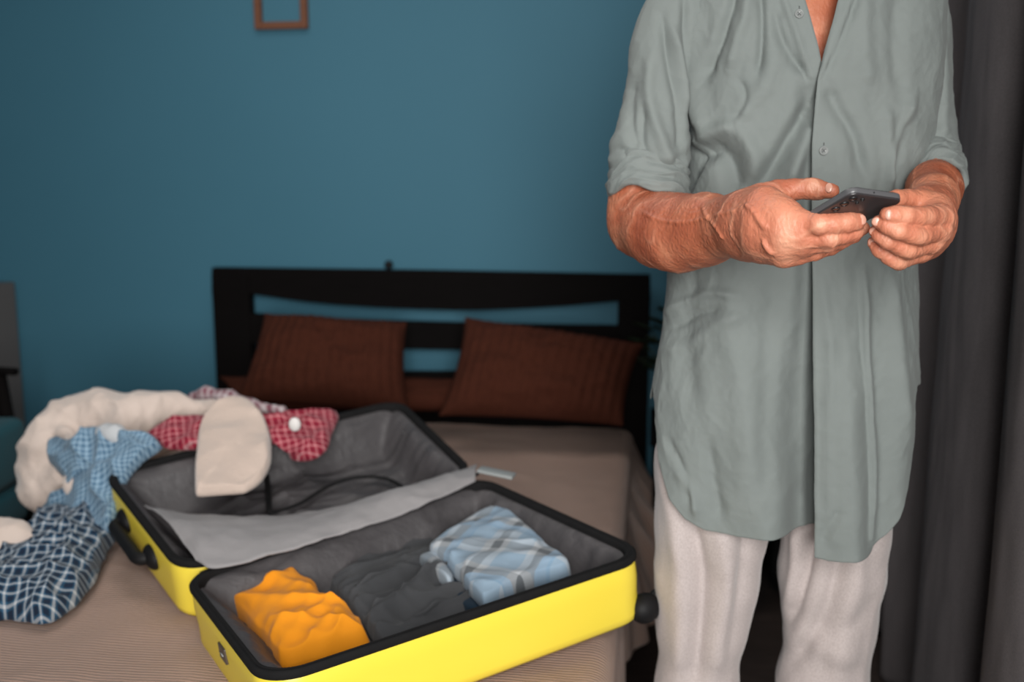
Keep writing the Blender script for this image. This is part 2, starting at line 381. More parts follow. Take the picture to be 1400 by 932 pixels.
# ------------------------------------------------------------------ the room
AL, AR, BF, HZ = -2.25, 1.50, 4.1, 2.65
struct(rbox('floor', AL-.1, AR+.1, -.15, BF+.1, -.1, 0, M['floor']))
struct(rbox('ceiling', AL-.1, AR+.1, -.15, BF+.1, HZ, HZ+.1, M['ceiling']))
struct(rbox('wall_back', AL-.1, AR+.1, -.15, -.02, 0, HZ, M['wall']))
struct(rbox('wall_left', AL-.1, AL, -.02, BF, 0, HZ, M['wall']))
struct(rbox('wall_right', AR, AR+.1, -.02, BF, 0, HZ, M['wall']))
for a0, a1, z0, z1 in ((AL-.1, .38, 0, HZ), (1.5, AR+.1, 0, HZ), (.38, 1.5, 0, .55), (.38, 1.5, 2.4, HZ)): struct(rbox('wall_front', a0, a1, BF, BF+.1, z0, z1, M['plaster']))
win = thing('window_1', None, None, room(.94, BF+.05, .55)); struct(win)
for a0, a1, z0, z1 in ((.38, .44, .55, 2.4), (1.44, 1.5, .55, 2.4), (.44, 1.44, .55, .61), (.44, 1.44, 2.34, 2.4), (.92, .96, .61, 2.34)):
    rbox('window_frame', a0, a1, BF+.02, BF+.08, z0, z1, M['white'], win)
for a0, a1, nm in ((AL, AR, 'back'),):
    struct(rbox('baseboard_'+nm, a0, a1, -.02, 0, 0, .08, M['blackwood']))

# ------------------------------------------------------------------ bed
HB = .06                                             # headboard front plane
BA0, BA1, BZ = -.70, .66, .458                        # bed edges along the wall, top of the spread
def hb(u, v, b=HB):
    p = onplane(u, v, room(0, b, 0), BV)-RO; return float(np.dot(p, AV)), float(p[2])
bed = thing('bed', 'low double bed with a black slatted headboard against the teal wall', 'bed', room(0, 0, 0))
def board(name, pts, th=.035, b=HB, mat='blackwood'):
    bm = bmesh.new(); fr = [bm.verts.new(room(a, b, z)) for a, z in pts]; bk = [bm.verts.new(room(a, b-th, z)) for a, z in pts]; n = len(pts)
    bm.faces.new(fr); bm.faces.new(list(reversed(bk)))
    for i in range(n): bm.faces.new([fr[i], bk[i], bk[(i+1) % n], fr[(i+1) % n]])
    bmesh.ops.recalc_face_normals(bm, faces=bm.faces)
    return bevel(bm_obj(name, bm, M[mat], bed), .003, 2)
def hpts(l): return [hb(*q) for q in l]
top = spline([(341, 402), (430, 414), (530, 421), (640, 424), (750, 420), (845, 412)], 24)
board('top_rail', hpts([(289, 366), (590, 370), (889, 376), (889, 412)]+[tuple(q) for q in top[::-1]]+[(289, 402)]))
mid_u = spline([(341, 429), (450, 436), (590, 441), (720, 444), (845, 446)], 20); mid_l = spline([(343, 470), (450, 474), (600, 478), (720, 476), (845, 470)], 20)
board('middle_slat', hpts([tuple(q) for q in mid_u]+[tuple(q) for q in mid_l[::-1]]))
board('bottom_rail', hpts([(345, 509), (600, 509), (843, 505), (840, 640), (350, 640)]))
aL, zt = hb(289, 366); aL2 = hb(341, 402)[0]; aR = hb(889, 376)[0]; aR2 = hb(845, 412)[0]
board('headboard_post', [(aL, zt-.02), (aL2, zt-.02), (aL2, 0), (aL, 0)], .045, HB+.005)
board('headboard_post', [(aR2, zt-.03), (aR, zt-.03), (aR, 0), (aR2, 0)], .045, HB+.005)
kn = hb(530, 366); V, F = ellipsoid(room(kn[0], HB-.015, kn[1]+.008), AV, BV, ZV, .014, .014, .014); mesh_obj('finial', V, F, M['black'], bed)
rbox('side_rail', BA1-.055, BA1-.01, HB, 1.93, .10, .27, M['redwood'], bed, .004)
rbox('side_rail', BA0+.01, BA0+.055, HB, 1.93, .10, .27, M['redwood'], bed, .004)
rbox('foot_rail', BA0+.01, BA1-.01, 1.93, 1.97, .10, .27, M['redwood'], bed, .004)
for a, b in ((BA0+.05, 1.9), (BA1-.05, 1.9), (BA0+.05, .4), (BA1-.05, .4)): rbox('leg', a-.03, a+.03, b-.03, b+.03, 0, .12, M['redwood'], bed, .004)
rbox('mattress', BA0+.03, BA1-.03, HB+.01, 1.9, .26, BZ-.016, M['mattress'], bed, .04, True)
# bedspread: top with soft shoulders and flaring, waving sides
def bedspread():
    A0, A1, B1 = BA0, BA1, 1.95; nb, ns = 260, 230; V = []
    ss = np.linspace(-1, 1, ns); W = (A1-A0)/2; ac = (A0+A1)/2; drop = .30
    for i in range(nb):
        b = HB+.03+(B1-HB-.03+.26)*i/(nb-1)
        row = []
        for s in ss:
            tot = W+drop; d = abs(s)*tot; sg = 1 if s > 0 else -1
            if d < W-.03: a = d; z = BZ
            else:
                q = d-(W-.03); r = .035; ar = r*math.pi/2
                if q < ar: a = W-.03+r*math.sin(q/r); z = BZ-r+r*math.cos(q/r)
                else:
                    h = q-ar; hem = drop-.03
                    fl = .52 if sg > 0 else .25
                    fl *= 1-.97*smooth((b-.65)/.45) if sg > 0 else 1
                    wv_ = (1-.7*smooth((b-.9)/.4)) if sg > 0 else 1; a = W-.03+r+h*fl+wv_*(.018*math.sin(b*26+1)*min(1, h/.12)+.01*math.sin(b*61)*min(1, h/.12)); z = BZ-r-h*.9
            row.append([sg*a, z])
        row = np.array(row)
        if b > B1:                                   # foot overhang
            q = b-B1; zz = q*.98; row[:, 1] -= zz; bb = B1+.03*smooth(q/.05)+.012*math.sin(0)
            row[:, 1] = np.maximum(row[:, 1], BZ-.30-.02)
        else: bb = b
        for (a, z) in row: V.append(room(ac+a, bb, z))
    V = np.array(V); n2 = fbm(V*3.1, 3); n3 = ridge(V*np.array([5, 5, 3])+3, 2); V[:, 2] += .006*n2+.004*(n3-.4)
    o = mesh_obj('bedspread', V, [tuple(reversed(q)) for q in grid_faces(nb, ns)], M['spread']); solidify(o, .006)
    tag(o, 'beige-brown ribbed bedspread covering the double bed', 'bedspread')
bedspread()

# pillows
def pillow(name, cn, th, ribs, label, seed, group=None, ribamp=.009, mat='pillow', pinch=.10):
    c = [np.asarray(q) for q in cn]; n = 90; nx = np.cross(c[1]-c[0], c[3]-c[0]); nx /= np.linalg.norm(nx); nx *= -np.sign(nx[1]) if abs(nx[1]) > .2 else np.sign(nx[2])
    V = []
    g = np.linspace(-1, 1, n)
    for side in (1, -1):
        X, Y = np.meshgrid(g, g, indexing='ij'); ex = X*(1-pinch*(1-Y**2)*0); 
        x2 = X*(1-pinch*.55*(1-np.abs(Y)**2)*np.abs(X)**3); y2 = Y*(1-pinch*.8*(1-np.abs(X)**2)*np.abs(Y)**3)
        s = (x2+1)/2; t = (y2+1)/2
        B = (c[0]*((1-s)*(1-t))[..., None]+c[1]*(s*(1-t))[..., None]+c[2]*(s*t)[..., None]+c[3]*((1-s)*t)[..., None])
        H = ((1-np.abs(X)**2.6)*(1-np.abs(Y)**2.6))**.6*th/2
        p3 = np.stack([X*1.6+seed, Y*1.6, X*0+side], -1); H = H*(1+.35*fbm(p3, 3))+.012*ridge(p3*.8+9, 2)*(1-X**8)*(1-Y**8)*(side > 0)
        if side > 0: H += ribamp*np.abs(np.cos(X*ribs*math.pi/2))**.7*(1-X**10)*(1-Y**10)
        H = np.maximum(H, .0015)
        V.append((B+nx*(side*H)[..., None]).reshape(-1, 3))
    V = np.vstack(V); N = n*n; F = grid_faces(n, n); F = [tuple(q) for q in F]+[tuple(N+i for i in reversed(q)) for q in F]
    bd = [i*n for i in range(n)]+[(n-1)*n+j for j in range(1, n)]+[i*n+n-1 for i in range(n-2, -1, -1)]+[j for j in range(n-2, 0, -1)]
    F += [(bd[i], N+bd[i], N+bd[(i+1) % len(bd)], bd[(i+1) % len(bd)]) for i in range(len(bd))]
    o = mesh_obj(name, V, F, M[mat]); bm = bmesh.new(); bm.from_mesh(o.data); bmesh.ops.recalc_face_normals(bm, faces=bm.faces); bm.to_mesh(o.data); bm.free()
    tag(o, label, 'pillow', group); return o
pillow('pillow', [P(362, 428, 3.02), P(556, 440, 2.98), P(560, 566, 2.80), P(322, 548, 2.84)], .15, 15, 'rust-brown ribbed pillow leaning on the left half of the headboard', 1)
pillow('pillow', [P(636, 433, 2.96), P(880, 470, 2.88), P(852, 582, 2.74), P(600, 568, 2.76)], .15, 17, 'rust-brown ribbed pillow leaning on the right half of the headboard, nearer the man', 5)
pillow('pillow', [P(300, 515, 3.08), P(850, 530, 3.0), P(850, 560, 2.84), P(300, 555, 2.92)], .07, 3, 'flat dark brown pillow lying behind the two ribbed ones', 8, ribamp=0)

# ------------------------------------------------------------------ picture frame, left furniture, plant, bag
def wallp(u, v, b): p = onplane(u, v, room(0, b, 0), BV)-RO; return float(np.dot(p, AV)), float(p[2])
fa0, fz0 = wallp(348, 40, 0); fa1, _ = wallp(420, 40, 0)
fr = thing('picture_frame', 'empty thin wooden picture frame hanging on the teal wall', 'picture frame', room((fa0+fa1)/2, -.02, fz0))
FT = .022; fz1 = fz0+.235
rbox('frame_bar', fa0, fa0+FT, -.02, .002, fz0, fz1, M['framewood'], fr, .002); rbox('frame_bar', fa1-FT, fa1, -.02, .002, fz0, fz1, M['framewood'], fr, .002)
rbox('frame_bar', fa0+FT, fa1-FT, -.02, .002, fz0, fz0+FT, M['framewood'], fr, .002); rbox('frame_bar', fa0+FT, fa1-FT, -.02, .002, fz1-FT, fz1, M['framewood'], fr, .002)
ca, cz = wallp(15, 386, .02)
cb = thing('cabinet', 'grey cabinet at the left edge against the teal wall', 'cabinet', room(ca-.25, .12, 0))
rbox('cabinet_body', ca-.42, ca, .0, .25, 0, cz, M['greypanel'], cb, .004); rbox('door', ca-.41, ca-.01, .25, .268, .05, cz-.02, M['greypanel'], cb, .003)
# armchair: dark wood arm and leg, teal upholstery
q = P(22, 508, 2.80); xr = q[0]; ch = thing('armchair', 'armchair with dark wooden arms and teal upholstery at the left edge', 'armchair', (xr-.35, 2.5, 0))
az_ = q[2]; rt = P(16, 580, 2.65)
for yy in (2.80, 2.14):
    V, F = tube(spline([(xr, yy, az_), (xr-.12, yy, az_+.004), (xr-.4, yy, az_-.01), (xr-.62, yy, az_-.03)], 14), .018, 10, .6); mesh_obj('armrest', V, F, M['blackwood'], ch)
    V, F = tube([(xr-.05, yy, az_-.01), (xr-.015, yy, az_*.5), (xr+.0, yy, 0)], [.020, .022, .016], 10); mesh_obj('leg', V, F, M['blackwood'], ch)
    V, F = tube([(xr-.58, yy, az_-.02), (xr-.62, yy, az_*.5), (xr-.66, yy, 0)], [.020, .022, .016], 10); mesh_obj('leg', V, F, M['blackwood'], ch)
def cushion(nm, c, sx, sy, sz, ty=0):
    V, F = box_pts(c, (math.cos(ty), 0, math.sin(ty)), (0, 1, 0), (-math.sin(ty), 0, math.cos(ty)), sx, sy, sz); bevel(mesh_obj(nm, V, F, M['teal'], ch), .03, 4)
cushion('seat_cushion', (rt[0]-.31, 2.47, rt[2]-.09), .60, .58, .18); cushion('seat_base', (rt[0]-.31, 2.47, rt[2]-.245), .58, .58, .12); cushion('backrest', (rt[0]-.64, 2.47, rt[2]+.12), .14, .58, .56, .15)
# black nightstand and plant right of the bed, mostly behind the man
nt = thing('nightstand', 'black nightstand between the bed and the curtain, behind the man', 'nightstand', room(aR+.15, .22, 0))
nz = .52
rbox('nightstand_top', aR+.01, aR+.30, .02, .42, nz-.02, nz, M['blackwood'], nt, .003); rbox('nightstand_body', aR+.02, aR+.29, .02, .40, .22, nz-.02, M['blackwood'], nt, .003)
rbox('drawer', aR+.03, aR+.28, .40, .415, .25, nz-.05, M['blackwood'], nt, .003)
for a in (aR+.04, aR+.27):
    for b in (.05, .38): rbox('leg', a-.015, a+.015, b-.015, b+.015, 0, .22, M['blackwood'], nt)
pl = thing('potted_plant', 'dark leafy potted plant on the nightstand right of the headboard', 'plant', room(aR+.10, .2, nz))
pc = room(aR+.10, .2, nz)
V = []; F = []
prof = [(0, 0), (.04, 0), (.05, .05), (.058, .10), (.052, .10), (.046, .085), (0, .085)]
for i, (r, z) in enumerate(prof):
    for j in range(20): V.append(pc+np.array([r*math.cos(j*math.pi/10), r*math.sin(j*math.pi/10), z]))
F = [(i*20+j, i*20+(j+1) % 20, (i+1)*20+(j+1) % 20, (i+1)*20+j) for i in range(len(prof)-1) for j in range(20)]
mesh_obj('pot', V, F, M['pot'], pl)
rg = np.random.RandomState(5)
leafV = []
for i in range(46):
    az = rg.uniform(0, 6.28); el = rg.uniform(.35, 1.45); L = rg.uniform(.10, .25); d = np.array([math.cos(az)*math.cos(el)*.8, math.sin(az)*math.cos(el)*.5, math.sin(el)])
    st = pc+np.array([0, 0, .09]); tip = st+d*L; side = np.cross(d, (0, 0, 1.)); side /= np.linalg.norm(side); LL = rg.uniform(.045, .08); ld = d*.6+np.array([math.cos(az), math.sin(az), -.3])*.5; ld /= np.linalg.norm(ld)
    nn = np.cross(side, ld); Vv = []; Ff = []
    for k, (t, wd) in enumerate([(0, .05), (.25, .8), (.5, 1), (.75, .7), (1, .05)]):
        for s in (-1, 0, 1): Vv.append(tip+ld*LL*t+side*s*wd*LL*.28+nn*(.12*LL*(abs(s)-t*t)))
    for k in range(4):
        for s in range(2): Ff.append((k*3+s, k*3+s+1, k*3+s+4, k*3+s+3))
    tv, tf = tube([st, (st+tip)/2+np.array([0, 0, .01]), tip], .0015, 5); o = mesh_obj('leaf', *join((Vv, Ff), (tv, tf)), M['leaf'], pl)
# black rounded bag on the floor behind the legs
bgp = P(1046, 786, 2.84)+[.10, 0, 0]; g = Field((bgp[0]-.25, 2.6, 0), (bgp[0]+.3, 3.08, .5), .012)
g.ell((bgp[0]+.03, 2.84, .2), np.eye(3), (.115, .10, .19), .02); g.ell((bgp[0]+.03, 2.84, .10), np.eye(3), (.10, .09, .11), .05); V, Q = g.mesh(); V[:, 2] = V[:, 2]+bgp[2]*0
V = relax(V, Q, 2); V += vnormals(V, Q)*(.012*ridge(V*9, 2))[:, None]; V[:, 2] = np.maximum(V[:, 2], .004)
bg = thing('bag', 'black rounded bag standing on the dark floor, seen between the trouser legs', 'bag', (bgp[0]+.03, 2.84, 0)); mesh_obj('bag_body', V, Q, M['zip'], bg)
V, F = tube(spline([(bgp[0]-.04, 2.84, .36), (bgp[0]-.02, 2.84, .46), (bgp[0]+.08, 2.84, .46), (bgp[0]+.10, 2.84, .36)], 14), .008, 8); mesh_obj('carry_handle', V, F, M['zip'], bg)

# ------------------------------------------------------------------ curtain along the right wall
def curtain():
    ctl = spline([(1.42, .02), (1.32, .12), (1.43, .24), (1.30, .36), (1.43, .60), (1.30, .72), (1.43, .84), (1.36, .90), (1.44, .98), (1.40, 1.02), (1.31, 1.07), (1.275, 1.16), (1.27, 1.26), (1.30, 1.35), (1.42, 1.38), (1.43, 1.43), (1.31, 1.48), (1.26, 1.57), (1.29, 1.68), (1.43, 1.74), (1.3, 1.9), (1.43, 2.05), (1.3, 2.2), (1.43, 2.4), (1.3, 2.55)], 560); nz_ = 120; V = []
    for i, (a, b) in enumerate(ctl):
        for j in range(nz_):
            z = .015+(HZ-.12)*j/(nz_-1); k = 1-z/HZ; sway = .012*math.sin(z*2.1+i*.02)
            V.append(room(1.34+(a-1.34)*(.8+.3*k)+sway*.5, b+.02*math.sin(z*1.7+i*.015), z))
    V = np.array(V); V[:, :2] += .006*np.stack([fbm(V*np.array([9, 9, 2.2])), fbm(V*np.array([9, 9, 2.2])+40)], 1)
    o = mesh_obj('curtain', V, grid_faces(len(ctl), nz_), M['curtain']); solidify(o, .003, 0)
    tag(o, 'charcoal woven curtain hanging in deep folds along the right wall', 'curtain')
curtain()
r = thing('curtain_rail', 'dark curtain rail above the charcoal curtain', 'curtain rail', room(1.36, 1.4, HZ-.09)); V, F = tube([room(1.36, .15, HZ-.08), room(1.36, 2.7, HZ-.08)], .012, 10); mesh_obj('rail', V, F, M['black'], r)
for b in (.25, 1.4, 2.6): rbox('bracket', 1.35, AR, b-.01, b+.01, HZ-.075, HZ-.055, M['black'], r)

# ------------------------------------------------------------------ suitcase
class Shell:
    def __init__(s, cn, L=.65, W=.47):
        s.c = [np.asarray(q, float) for q in cn]; s.L, s.W = L, W          # A (hinge near), D (hinge far), C (outer far), B (outer near)
        n = np.cross(s.c[1]-s.c[0], s.c[3]-s.c[0]); n /= np.linalg.norm(n); s.n = n*np.sign(n[2])
        s.mid = sum(s.c)/4
    def at(s, x, y, d=0):
        u, v = np.asarray(x)/s.L, np.asarray(y)/s.W; A, D, Cc, B = s.c
        return A*((1-u)*(1-v))[..., None]+D*(u*(1-v))[..., None]+Cc*(u*v)[..., None]+B*((1-u)*v)[..., None]-s.n*np.asarray(d)[..., None]
    def loop(s, inset, r, n=26, m=10):
        x0, x1, y0, y1 = inset, s.L-inset, inset, s.W-inset; r = max(r-inset*.6, .012); P_ = []
        for (cx, cy, a0) in ((x1-r, y1-r, 0), (x0+r, y1-r, 90), (x0+r, y0+r, 180), (x1-r, y0+r, 270)):
            for k in range(m+1): a = math.radians(a0+90*k/m); P_.append((cx+r*math.cos(a), cy+r*math.sin(a)))
        P_ = np.array(P_); q = np.vstack([P_, P_[:1]]); L = np.concatenate([[0], np.cumsum(np.linalg.norm(np.diff(q, axis=0), axis=1))])
        t = np.linspace(0, L[-1], n*8+1)[:-1]; return np.stack([np.interp(t, L, q[:, 0]), np.interp(t, L, q[:, 1])], 1)
    def pix(s, u, v, d): return onplane(u, v, s.mid-s.n*d, s.n)
    def sweep(s, name, prof, mat, parent, r=.06, close=False, disp=None):
        rings = []
        for ins, d in prof:
            l = s.loop(ins, r); dd = np.full(len(l), float(d)); rings.append(s.at(l[:, 0], l[:, 1], dd))
        n = len(rings[0]); V = np.vstack(rings); m = len(rings); F = []
        for i in range(m-1+(1 if close else 0)):
            for j in range(n): a = i*n+j; b = i*n+(j+1) % n; i2 = (i+1) % m; F.append((a, b, i2*n+(j+1) % n, i2*n+j))
        o = mesh_obj(name, V, F, mat, parent); bm = bmesh.new(); bm.from_mesh(o.data); bmesh.ops.recalc_face_normals(bm, faces=bm.faces); bm.to_mesh(o.data); bm.free(); return o
S1 = Shell([P(250, 790, 1.62), P(655, 651, 1.97), P(890, 757, 1.60), P(360, 934, 1.25)])
S2 = Shell([P(246, 780, 1.635), P(650, 645, 1.985), P(546, 546, 2.36), P(140, 645, 2.00)])
case = thing('suitcase', 'open yellow hard-shell suitcase with grey lining lying on the bed', 'suitcase', S1.mid-S1.n*.12)
DP = .120
def lining(S, seed, deep):
    nr, l0 = 46, S.loop(.014, .06); n = len(l0); cx, cy = S.L/2, S.W/2; V = []
    for k in range(nr):
        q = (k/(nr-1))**1.25; x = l0[:, 0]+(cx-l0[:, 0])*q; y = l0[:, 1]+(cy-l0[:, 1])*q
        dist = np.minimum(np.minimum(x, S.L-x), np.minimum(y, S.W-y))-.014
        d = .010+(deep-.012)*smooth(dist/.075)
        p = np.stack([x*7+seed, y*7, x*0], -1)
        d = d-smooth(dist/.03)*(.026*ridge(p*.7, 2)+.014*ridge(p*np.array([.6, 3, 1])+4, 2)-.008)
        V.append(S.at(x, y, d))
    V = np.vstack(V); F = [(i*n+j, i*n+(j+1) % n, (i+1)*n+(j+1) % n, (i+1)*n+j) for i in range(nr-1) for j in range(n)]
    return mesh_obj('lining', V, F, M['lining'], case)
for S, sd in ((S1, 1.), (S2, 6.)):
    S.sweep('shell', [(.004, .008), (.001, .013), (0, .04), (.002, .07), (.001, DP-.022), (.004, DP-.010), (.012, DP-.002), (.03, DP+.002), (.2, DP+.002)], M['yellow'], case)
    S.sweep('zip_band', [(.004, .010), (.0, .010), (-.002, .007), (-.002, 0), (.001, -.003), (.005, -.003), (.0065, -.001), (.008, -.003), (.012, -.002), (.014, .003), (.015, .02)], M['zip'], case)
    lining(S, sd, .098)
# hinge strip, divider flap, straps
pts = [S1.at(np.array(x), np.array(-.004), np.array(.01)) for x in np.linspace(.035, S1.L-.035, 20)]
V, F = tube(pts, .012, 8, .7); mesh_obj('hinge_strip', V, F, M['black'], case)
def flap():
    up = spline([(196, 692, -.02), (262, 704, .00), (380, 706, .01), (480, 692, .012), (570, 668, .010), (652, 638, .005)], 90)
    lo = spline([(268, 768, -.008), (300, 778, -.002), (400, 752, .0), (490, 724, .0), (580, 692, .0), (650, 660, .0)], 90)
    V = []
    for i in range(90):
        a = S2.pix(up[i, 0], up[i, 1], .03); b = S2.pix(lo[i, 0], lo[i, 1], -.004)
        for t in np.linspace(0, 1, 26): V.append(a*(1-t)+b*t+S2.n*.022*math.sin(math.pi*t)*(1+.3*math.sin(i*.12)))
    V = np.array(V); V += S2.n*(.006*ridge(V*np.array([8, 8, 8]), 2)+.004*fbm(V*22))[:, None]
    o = mesh_obj('divider_flap', V, grid_faces(90, 26), M['flap'], case); solidify(o, .002, 0); return o
flap()
def ribbon(S, px, d, wd, name='strap', mat='zip'):
    p = spline([S.pix(u, v, dd) for u, v, dd in px], 40); V, F = tube(p, wd/2, 10, .22, S.n); return mesh_obj(name, V, F, M[mat], case)
ribbon(S2, [(362, 632, .065), (366, 664, .072), (368, 700, .05)], 0, .012)
ribbon(S2, [(368, 702, .048), (410, 688, .068), (450, 664, .075), (490, 652, .076), (530, 655, .07), (566, 676, .045)], 0, .012)
ribbon(S2, [(576, 588, .03), (596, 618, .05), (606, 648, .06)], 0, .022)
ribbon(S1, [(488, 722, .02), (492, 740, .045), (496, 757, .06)], 0, .008)
for u0, v0, u1, v1 in ((556, 590, 580, 604), (590, 610, 612, 626)):
    V, F = tube(spline([S2.pix(u0, v0, .03), S2.pix((u0+u1)/2, (v0+v1)/2, .028), S2.pix(u1, v1, .032)], 10), .012, 10, .3, S2.n); tag(mesh_obj('buckle', V, F, M['tagplastic'], case), 'pale grey buckle on the far zip corner')
p0, p1 = P(655, 641, 1.97), P(703, 651, 1.95)
V, F = box_pts((p0+p1)/2, (p1-p0)/np.linalg.norm(p1-p0), np.cross((0, 0, 1), (p1-p0)/np.linalg.norm(p1-p0)), (0, 0, 1), np.linalg.norm(p1-p0), .035, .006); bevel(mesh_obj('luggage_tag', V, F, M['tagplastic'], case), .002)
def wall_frame(S, side):                             # outward direction of a short side
    u = (S.at(np.array(S.L), np.array(S.W/2), np.array(0.))-S.at(np.array(0.), np.array(S.W/2), np.array(0.))); u /= np.linalg.norm(u)
    return u if side else -u
V, F = tube([S1.c[1]+[-.01, 0, .0], S1.c[1]+[.0, 0, .008], p0+(p1-p0)*.12], .003, 8); mesh_obj('tag_strap', V, F, M['black'], case)
# carry handle on the left side of the rear shell
o_ = wall_frame(S2, 0)
h0 = S2.at(np.array(0.), np.array(S2.W*.36), np.array(.055)); h1 = S2.at(np.array(0.), np.array(S2.W*.72), np.array(.055))
V, F = tube(spline([h0-o_*.005, h0+o_*.022+(h1-h0)*.05, h0+(h1-h0)*.3+o_*.024, h0+(h1-h0)*.7+o_*.024, h1+o_*.022-(h1-h0)*.05, h1-o_*.005], 24), .0125, 12, 1); hd = mesh_obj('carry_handle', V, F, M['black'], case)
for h in (h0, h1):
    V, F = ellipsoid(h, o_, (h1-h0)/np.linalg.norm(h1-h0), S2.n, .016, .03, .024); mesh_obj('handle_mount', V, F, M['black'], case)
# badge
o_ = wall_frame(S1, 0); y_ = (S1.c[3]-S1.c[0]); y_ /= np.linalg.norm(y_); b = S1.at(np.array(.001), np.array(S1.W*.50), np.array(.048))
V, F = box_pts(b+o_*.001, y_, o_, S1.n, .034, .006, .026); bevel(mesh_obj('badge', V, F, M['badge'], case), .002)
V, F = tube([b+o_*.0045-y_*.010, b+o_*.0045+y_*.010], .0012, 6); mesh_obj('badge_line', V, F, M['tagplastic'], case)
# wheels on the far short side
def wheel(S, yy):
    o_ = wall_frame(S, 1); yv = S.c[3]-S.c[0]; yv /= np.linalg.norm(yv); c = S.at(np.array(S.L-.012), np.array(yy), np.array(.100))
    V, F = join(ellipsoid(c, o_, yv, S.n, .03, .024, .026), tube([c, c+o_*.028], [.02, .014], 12)); hs = mesh_obj('wheel_housing', V, F, M['black'], case)
    wc = c+o_*.036-S.n*.004; 
    for sgn in (-1, 1):
        rim = tube([wc+yv*sgn*.003, wc+yv*sgn*.005, wc+yv*sgn*.012, wc+yv*sgn*.014], [.018, .024, .024, .018], 24); mesh_obj('wheel', *rim, M['black'], case)
wheel(S1, S1.W-.012); wheel(S1, .06); wheel(S2, S2.W-.055); wheel(S2, .06)

# ------------------------------------------------------------------ clothes
def gerst(X, Y, seed, rot, amp, lam, nw=9):
    r = np.random.RandomState(int(seed*10)+1); h = 0; lx = 0; ly = 0; wx = fbm(np.stack([X*6+seed, Y*6, X*0], -1), 2); 
    for k in range(nw):
        th = rot+r.normal()*.85; L = lam*r.uniform(.45, 1.6); A = amp*(L/lam)**.9*r.uniform(.5, 1)
        env = smooth(.5+1.6*noise(np.stack([X*7+k*9.1+seed, Y*7, X*0+k], -1))); c_, s_ = math.cos(th), math.sin(th)
        f = (X*c_+Y*s_)*2*math.pi/L+r.uniform(0, 6.28)+3.2*wx; h = h+A*env*np.cos(f); lx = lx-A*env*.9*np.sin(f)*c_; ly = ly-A*env*.9*np.sin(f)*s_
    return h, lx, ly
def patch(name, outline, nrm, height, mat, label, cat, cen=None, ridge_amp=.012, rs=9, seed=0., flat=.35, thick=.012, rot=0., folds=(), parent=None, edge=.0, g=(0, .06)):
    O = np.asarray(outline, float); nrm = np.asarray(nrm, float)/np.linalg.norm(nrm); c = O.mean(0) if cen is None else np.asarray(cen); n = 200
    q = np.vstack([O, O[:1]]); cl = np.vstack([O[-1:], q, O[1:2]])
    # closed Catmull-Rom outline
    m = len(O); out = []
    for t in np.linspace(0, m, n, endpoint=False):
        i = int(t); x = t-i; a, b, cc, d = O[(i-1) % m], O[i], O[(i+1) % m], O[(i+2) % m]
        cr = .5*((2*b)+(cc-a)*x+(2*a-5*b+4*cc-d)*x*x+(3*b-a-3*cc+d)*x**3); out.append(cr*.75+(b*(1-x)+cc*x)*.25)
    out = np.array(out); nr = 64; ex = O[1]-O[0]; ex -= nrm*np.dot(ex, nrm); ex /= np.linalg.norm(ex); ey = np.cross(nrm, ex)
    V = []; U = []
    for k in range(nr):
        r = 1-(k/(nr-1)); r = r**.8; B = c+(out-c)*r; x = (B-c)@ex; y = (B-c)@ey
        X = x*math.cos(rot)+y*math.sin(rot); Y = -x*math.sin(rot)+y*math.cos(rot)
        h = thick+(height-thick)*(1-r**4)**.6 if height > thick else np.full(n, thick)
        h = h*np.clip((1-r)*14, 0, 1)**.5 if not edge else h*np.clip((1-r)*30, 0, 1)**.4
        p = np.stack([X*rs+seed, Y*rs*flat, X*0+seed], -1)
        dsp = ridge_amp*(ridge(p, 3)-.3)+ridge_amp*.7*fbm(p*.6+5, 2)
        for (x0, y0, x1, y1, wd, am) in folds:
            a = np.array([x0, y0]); d = np.array([x1-x0, y1-y0]); L = (d**2).sum(); tt = np.clip(((X-x0)*d[0]+(Y-y0)*d[1])/L, 0, 1)
            dsp = dsp+am*np.exp(-(((X-x0-tt*d[0])**2+(Y-y0-tt*d[1])**2)/wd**2))
        w_ = np.clip((1-r)*7, 0.15, 1); gx = gy = 0
        if g[0]:
            gh, gx, gy = gerst(X, Y, seed, g[2] if len(g) > 2 else 0., g[0], g[1]); dsp = dsp+gh; w2 = np.clip((1-r)*9, .5, 1); gx = gx*w2; gy = gy*w2
            gx, gy = gx*math.cos(rot)-gy*math.sin(rot), gx*math.sin(rot)+gy*math.cos(rot)
        V.append(B+nrm*(h+dsp*w_)[:, None]+(ex[None]*(gx*np.ones(n))[:, None]+ey[None]*(gy*np.ones(n))[:, None])); U.append(np.stack([X, Y], -1))
    V.append(out-nrm*.0); U.append(U[0]); top = np.vstack(V[:-1]); bot = c+(out-c)*.96-nrm*.004
    VV = np.vstack([bot, top]); UU = np.vstack([U[0], np.vstack(U[:-1])]); F = [(i*n+j, i*n+(j+1) % n, (i+1)*n+(j+1) % n, (i+1)*n+j) for i in range(nr) for j in range(n)]+[tuple(range(n-1, -1, -1))]
    o = mesh_obj(name, VV, F, M[mat], parent, uv=UU); bm = bmesh.new(); bm.from_mesh(o.data); bmesh.ops.recalc_face_normals(bm, faces=bm.faces); bm.to_mesh(o.data); bm.free()
    if cat: tag(o, label, cat)
    return o
n1 = S1.n
def s1(l, d): return [S1.pix(u, v, d) for u, v in l]
patch('charcoal_garment', s1([(446, 800), (448, 756), (474, 728), (520, 722), (562, 730), (604, 752), (648, 800), (676, 834), (620, 860), (568, 878), (524, 890), (498, 862), (466, 832)], .082), n1, .034, 'charcoal', 'crumpled charcoal garment in the middle of the suitcase', 'garment', seed=3, ridge_amp=.014, rs=9, flat=.5, rot=.6, g=(.0095, .06, .5))
